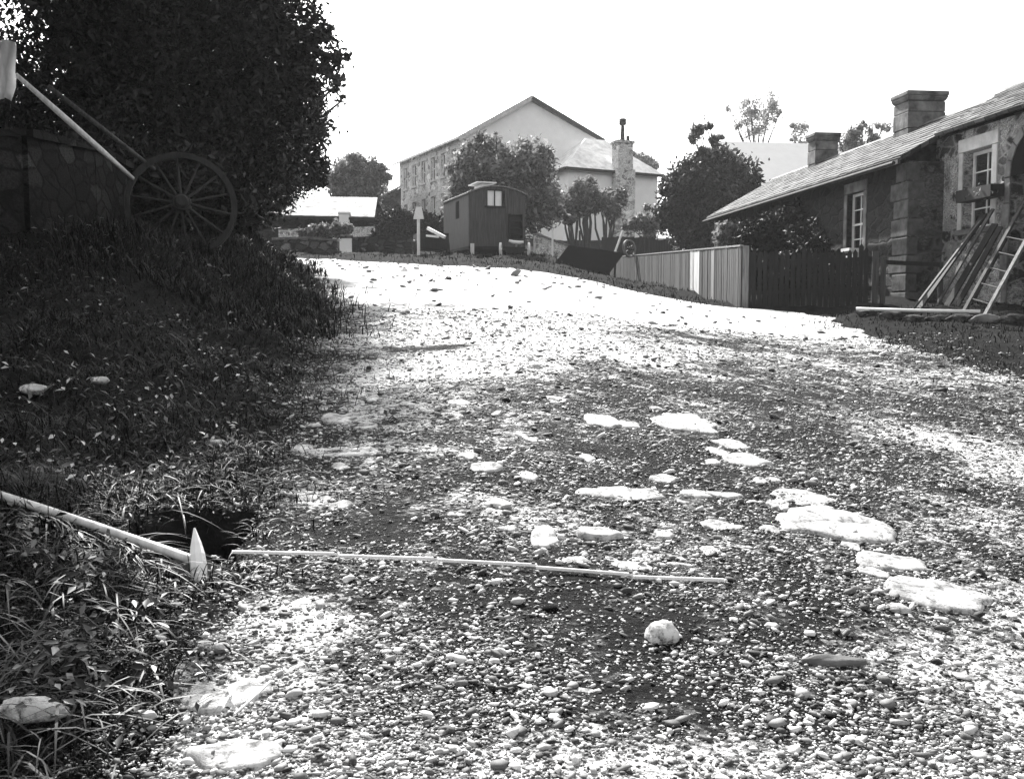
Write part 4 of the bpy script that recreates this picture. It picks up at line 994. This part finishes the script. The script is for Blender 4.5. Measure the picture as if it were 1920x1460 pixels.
# thin posts by the van
for i, (px, lab) in enumerate([(1036, 'short white post right of the grey tree near the low wall'), (1087, 'short dark post just right of the short white posts')]):
    p = P(px, 447, 41.5); g_ = gz(p.x, p.y); tag(MB().bar((p.x, p.y, g_-.1), (p.x, p.y, CZ+3.5-.1*i), .08, .08, (0, 1, 0)).build('post', 'white_paint' if i == 0 else 'grey_wood', origin=(p.x, p.y, g_)), lab, 'post')

# ------------------------------------------------------------------ far buildings
# long shed with bright roof
SLT2 = plain('shed_roof_slate', .45, .85, 2.5, .5, (1, 1, 1), .5, .02)
a = P(462, 397, 46); b = P(705, 416, 44); us = (b-a); us.z = 0; us.normalize(); SF = frame((a.x, a.y, 0), us)
s_in = SF(0, 1, 0)-SF(0, 0, 0); sg_ = 1 if s_in.y > 0 else -1
SFF = lambda q, w_, z: SF(q, w_*sg_, z)
Ls = (b-a).length; zE = (a.z+b.z)/2+.04; zR = P(590, 368, 47).z
sh = thing('long_shed', (a.x, a.y, gz(a.x, a.y)), 'long low shed with bright patched roof beyond the left bend', 'shed')
mb = MB(); mb.box(SFF, 0, Ls, .25, .5, gz(a.x, a.y)-1, zE-.05); mb.box(SFF, 0, .3, .502, 4.5, gz(a.x, a.y)-1, zE-.05); mb.box(SFF, Ls-.3, Ls, .502, 4.5, gz(a.x, a.y)-1, zE-.05); mb.build('wall', 'drystone', sh)
M['shed_roof'] = plain('shed_patched_roof', .03, .42, 2.4, .8, (1, 1, 1), .8, .03, .1)
c_ = [SFF(-3.2, 0, zE+.25), SFF(Ls-.1, 0, zE-.22), SFF(Ls-1.2, 2.6, zR-.15), SFF(-3.2, 2.6, zR+.25)]
MB().hexa(c_+[p+Vector((0, 0, .08)) for p in c_]).build('roof', 'shed_roof', sh)
c_ = [SFF(-3.2, 5.2, zE+.1), SFF(Ls-1.8, 5.2, zE-.1), SFF(Ls-1.2, 2.604, zR-.15), SFF(-3.2, 2.604, zR+.25)]
MB().hexa(c_+[p+Vector((0, 0, .08)) for p in c_]).build('roof', 'shed_roof', sh)
mb = MB(); k = Ls-4.8; mb.box(SFF, k, Ls-.02, -.02, .24, gz(b.x, b.y)-1, zE-.55); mb.build('front_wall', 'far_rubble', sh)
mb = MB(); mb.bar(SFF(-3.2, -.05, zE+.22), SFF(Ls+.1, -.05, zE-.25), .08, .12); mb.build('gutter', 'iron', sh)

# house builder: frame origin at near corner, gable face along e1 (width), side along e2 (length)
def gable_house(name, label, o, e1, W_, e2, L_, zb, zE, zR, wall_end, wall_side, rmat, wins, ov=.35):
    e1 = Vector((e1[0], e1[1], 0)).normalized(); e2 = Vector((e2[0], e2[1], 0)).normalized(); o = Vector((o[0], o[1], 0))
    Q = lambda a, b, z: o+e1*a+e2*b+Vector((0, 0, z))
    r = thing(name, (o.x, o.y, zb), label, 'house')
    mb = MB(); mb.box(Q, .0, W_, 0, .3, zb, zE); mb.prism([Q(0, 0, zE), Q(W_, 0, zE), Q(W_/2, 0, zR-.08)], e2*.3); mb.build('gable_wall', wall_end, r)
    mb = MB(); mb.box(Q, 0, W_, L_-.3, L_, zb, zE); mb.prism([Q(0, L_-.3, zE), Q(W_, L_-.3, zE), Q(W_/2, L_-.3, zR-.08)], e2*.3); mb.build('gable_wall', wall_end, r)
    # side walls with window holes on the e1=0 side
    mb = MB(); zs = sorted(set([zb, zE-.01] + [z for w_ in wins for z in (w_[2], w_[3])])); bs_ = sorted(set([.302, L_-.302] + [b for w_ in wins for b in (w_[0], w_[1])]))
    for i in range(len(bs_)-1):
        for j in range(len(zs)-1):
            bm_, zm = (bs_[i]+bs_[i+1])/2, (zs[j]+zs[j+1])/2
            if any(w_[0] < bm_ < w_[1] and w_[2] < zm < w_[3] for w_ in wins): continue
            mb.box(Q, 0, .3, bs_[i], bs_[i+1], zs[j], zs[j+1])
    mb.build('side_wall', wall_side, r)
    mb = MB(); mb.box(Q, W_-.3, W_, .302, L_-.302, zb, zE-.01); mb.build('side_wall', wall_side, r)
    for w_ in wins:
        t = .045; f = MB(); f.box(Q, .12, .17, w_[0], w_[0]+t, w_[2], w_[3]); f.box(Q, .12, .17, w_[1]-t, w_[1], w_[2], w_[3]); f.box(Q, .12, .17, w_[0]+t, w_[1]-t, w_[2], w_[2]+t); f.box(Q, .12, .17, w_[0]+t, w_[1]-t, w_[3]-t, w_[3]); zm = (w_[2]+w_[3])/2
        f.box(Q, .12, .17, w_[0]+t, w_[1]-t, zm-.03, zm+.03); f.box(Q, .125, .165, (w_[0]+w_[1])/2-.015, (w_[0]+w_[1])/2+.015, w_[2]+t, w_[3]-t)
        fw = f.build('window', 'white_paint', r)
        MB().box(Q, .18, .2, w_[0], w_[1], w_[2], w_[3]).build('pane', 'glass', fw)
        MB().box(Q, -.08, .1, w_[0]-.1, w_[1]+.1, w_[2]-.14, w_[2]-.004).build('sill', 'dressed_pale', fw)
        mbj = MB(); mbj.box(Q, -.012, .1, w_[1]+.002, w_[1]+.16, w_[2], w_[3]); mbj.box(Q, -.012, .1, w_[0]-.16, w_[1]+.16, w_[3]+.004, w_[3]+.26); mbj.build('surround', 'dressed_pale', fw)
    m = (zR-zE)/(W_/2)
    for sgn_ in (0, 1):
        f_ = (lambda a: a) if sgn_ == 0 else (lambda a: W_-a)
        c_ = [Q(f_(-ov), -ov, zE-m*ov+.03), Q(f_(-ov), L_+ov, zE-m*ov+.03), Q(f_(W_/2-.003), L_+ov, zR+.03), Q(f_(W_/2-.003), -ov, zR+.03)]
        MB().hexa(c_+[p+Vector((0, 0, .14)) for p in c_]).build('roof', rmat, r)
    for sgn_ in (0, 1):
        f_ = (lambda a: a) if sgn_ == 0 else (lambda a: W_-a)
        MB().bar(Q(f_(-ov), -ov-.03, zE-m*ov+.0), Q(f_(W_/2), -ov-.03, zR+.0), .05, .26).build('bargeboard', 'grey_wood' if sgn_ else 'dressed_pale', r)  # pale board: bleaching by glare put into its colour
    return r, Q
zE = CZ+(590-262)/F*61; zR = P(987, 190, 62).z
wins = []
for row, (z0, z1) in enumerate(((zE-1.95, zE-.55), (zE-4.6, zE-3.0))):
    for k in range(6): b0 = 1.0+1.78*k; wins.append((b0, b0+.75, z0, z1))
th_, QT = gable_house('terrace_house', 'tall two storey stone house with white gable behind the wagon', (-2.95, 61), (1, .10), 8.0, (-.42, .9), 11.6, CZ+3.4, zE, zR, 'white_wall', 'far_rubble', SLT2, wins)
# lean-to at the far end
lt = thing('lean_to', P(697, 440, 66), 'dark lean-to outhouse joined to the far end of the stone house', 'outhouse')
p0 = P(697, 378, 64); p1 = P(756, 350, 68)
fr = frame((p0.x, p0.y, 0), (1, 2.2, 0)); L_ = 3.6
mb = MB(); q = [P(699, 455, 64), P(752, 455, 66), P(752, 352, 66), P(699, 379, 64)]; mb.prism(q, (-.8, 3.0, 0)); mb.build('wall', 'garden_stone', lt)
q = [P(694, 379, 63.7), P(756, 348, 65.8), P(756, 345, 65.8), P(694, 376, 63.7)]; MB().prism(q, (-1.0, 3.4, 0)).build('roof', SLT2, lt)
# small white chimney beyond
p = P(722, 350, 80); chm = thing('far_chimney', (p.x, p.y, p.z-6), 'small white chimney stack left of the stone terrace end', 'chimney')
fr = frame((p.x, p.y, 0), (1, 0, 0)); MB().box(fr, -.22, .22, -.2, .2, p.z-6, p.z+.35).build('stack', 'white_wall', chm); MB().box(fr, -.28, .28, -.26, .26, p.z+.352, p.z+.5).build('cap', 'white_wall', chm)

# white hipped house
o = P(1065, 590, 56); o = Vector((o.x, o.y, 0)); e1 = Vector((1, .55, 0)).normalized(); e2 = Vector((-.35, 1, 0)).normalized()
W_, L_ = 6.0, 5.2; zE2 = CZ+(590-320)/F*56; zb = CZ+3.2; zr2 = P(1150, 262, 60).z
Q = lambda a, b, z: o+e1*a+e2*b+Vector((0, 0, z))
wh = thing('white_house', (o.x, o.y, zb), 'white-walled hipped roof house with a stone chimney breast on its front', 'house')
mb = MB(); mb.box(Q, 0, W_, 0, .3, zb, zE2); mb.box(Q, 0, .3, .302, L_, zb, zE2); mb.box(Q, W_-.3, W_, .302, L_, zb, zE2); mb.box(Q, .302, W_-.302, L_-.3, L_, zb, zE2); mb.build('wall', 'white_wall', wh)
ov = .35; c_ = [Q(-ov, -ov, zE2), Q(W_+ov, -ov, zE2), Q(W_+ov, L_+ov, zE2), Q(-ov, L_+ov, zE2)]; rA = Q(2.3, L_/2, zr2); rB = Q(W_-2.3, L_/2, zr2)
mb = MB(); mb.add(c_+[rA, rB], [(3, 2, 1, 0), (0, 1, 5, 4), (1, 2, 5), (2, 3, 4, 5), (3, 0, 4)]); rw = mb.build('roof', SLT2, wh)
mb = MB(); mb.bar(Q(-ov, -ov-.04, zE2-.06), Q(W_+ov, -ov-.04, zE2-.06), .08, .16); mb.bar(Q(-ov-.04, -ov, zE2-.06), Q(-ov-.04, L_+ov, zE2-.06), .08, .16); mb.build('fascia', 'dark_wood', wh)
mb = MB(); ch0 = 3.0; mb.box(Q, ch0-.15, ch0+1.15, -.55, -.002, zb, zE2+.15); mb.box(Q, ch0, ch0+1.0, -.52, .3, zE2+.152, zE2+1.55); mb.box(Q, ch0-.08, ch0+1.08, -.6, .38, zE2+1.552, zE2+1.7)
cb = mb.build('chimney_breast', 'far_rubble', wh)
cc = Q(ch0+.5, -.1, zE2+1.7); MB().tube([cc, cc+Vector((0, 0, .9)), cc+Vector((0, 0, .92)), cc+Vector((0, 0, 1.25))], [.14, .09, .2, .2], 12).build('chimney_pot', 'garden_stone', cb)
MB().tube([cc+Vector((.3, 0, 0)), cc+Vector((.3, 0, .3))], .1, 10).build('chimney_pot', 'garden_stone', cb)
# bright roofed barn behind the cottage
zE3 = P(1450, 350, 62).z; zR3 = P(1440, 268, 66).z
o = P(1376, 590, 62); gable_house('barn', 'distant barn whose bright roof shows behind the far end of the cottage', (o.x+8.6, o.y+2.0), (-.16, 1), 7.4, (-1, -.16), 8.5, CZ+3.5, zE3, zR3, 'white_wall', 'white_wall', plain('barn_roof', .88, .94, 2, .5), [], .2)

# ------------------------------------------------------------------ cart wheel and shaft on the left bank
cw = P(340, 385, 12.4); axw = Vector((.35, -1, .22)).normalized()
wl_ = thing('cart_wheel', (cw.x, cw.y, cw.z-.62), 'large old spoked wooden cart wheel leaning on the left bank', 'cart wheel')
M['wheel_wood'] = wood('wheel_wood', .006, .028, .7)
MB().ring(cw, axw, .585, .642, .07, 64).build('rim', 'wheel_wood', wl_)
MB().ring(cw, axw, .644, .657, .06, 64).build('tyre', 'iron', wl_)
e1 = axw.orthogonal().normalized(); e2 = axw.cross(e1)
for k in range(14):
    an = 2*math.pi*k/14; dr = e1*math.cos(an)+e2*math.sin(an); of = axw*(.05 if k % 2 else .02)
    MB().tube([cw+axw*.06+dr*.07+of, cw+dr*.3+axw*.03+of*.5, cw+dr*.59], [.020, .016, .014], 8).build('spoke', 'wheel_wood', wl_)
MB().tube([cw-axw*.12, cw-axw*.02, cw+axw*.08, cw+axw*.17, cw+axw*.20], [.09, .12, .12, .085, .06], 20).build('hub', 'wheel_wood', wl_)
MB().ring(cw+axw*.14, axw, .088, .10, .03, 24).build('hub_band', 'iron', wl_)
p = P(30, 140, 10.8); q = P(250, 335, 12.2)
csx = thing('cart_shaft', q, 'pale wooden cart shaft slanting up to the left above the dry stone wall', 'cart shaft')
MB().tube([p, p.lerp(q, .4), p.lerp(q, .7), q], [.022, .034, .032, .02], 10).build('shaft', 'pale_wood', csx, smooth=True)
MB().tube([p+Vector((.25, .2, -.08)), q+Vector((.15, .3, .15))], [.025, .025], 8).build('shaft_brace', 'grey_wood', csx, smooth=True)
# pale sacking hung at the shaft tip
p = P(14, 80, 10.7); q = P(12, 188, 10.7); rg = MB()
rows_ = []
for k in range(9):
    t = k/8; c_ = p.lerp(q, t); w_ = .10*(1-.45*t)
    for j in range(7):
        s = j/6*2-1; rows_.append((c_.x+s*w_+.01*math.sin(k*1.3), c_.y+.03*math.sin(j*1.9+k*.5)-.02*math.cos(s*1.5), c_.z+.02*math.cos(s*2)))
fs = [(k*7+j, k*7+j+1, (k+1)*7+j+1, (k+1)*7+j) for k in range(8) for j in range(6)]
o = mesh_np('white_cloth', rows_, fs, 'white_paint', origin=tuple(q), smooth=True); sm = o.modifiers.new('thickness', 'SOLIDIFY'); sm.thickness = .012
tag(o, 'white cloth hanging at the far left edge near the shaft tip', 'cloth')

# ------------------------------------------------------------------ haze
if HAZE > 0:
    m, n, p = newmat('haze_air'); n.nodes.remove(p)
    pv = N(n, 'ShaderNodeVolumePrincipled'); pv.inputs['Density'].default_value = HAZE; pv.inputs['Color'].default_value = (.95, .95, .95, 1); pv.inputs['Anisotropy'].default_value = .0
    n.links.new(pv.outputs[0], n.nodes['Material Output'].inputs['Volume'])
    mb = MB(); mb.box(frame((0, 0, 0), (1, 0, 0)), -500, 500, -100, 700, -12, 30)
    M['haze'] = m; tag(mb.build('haze', 'haze'), kind='stuff')
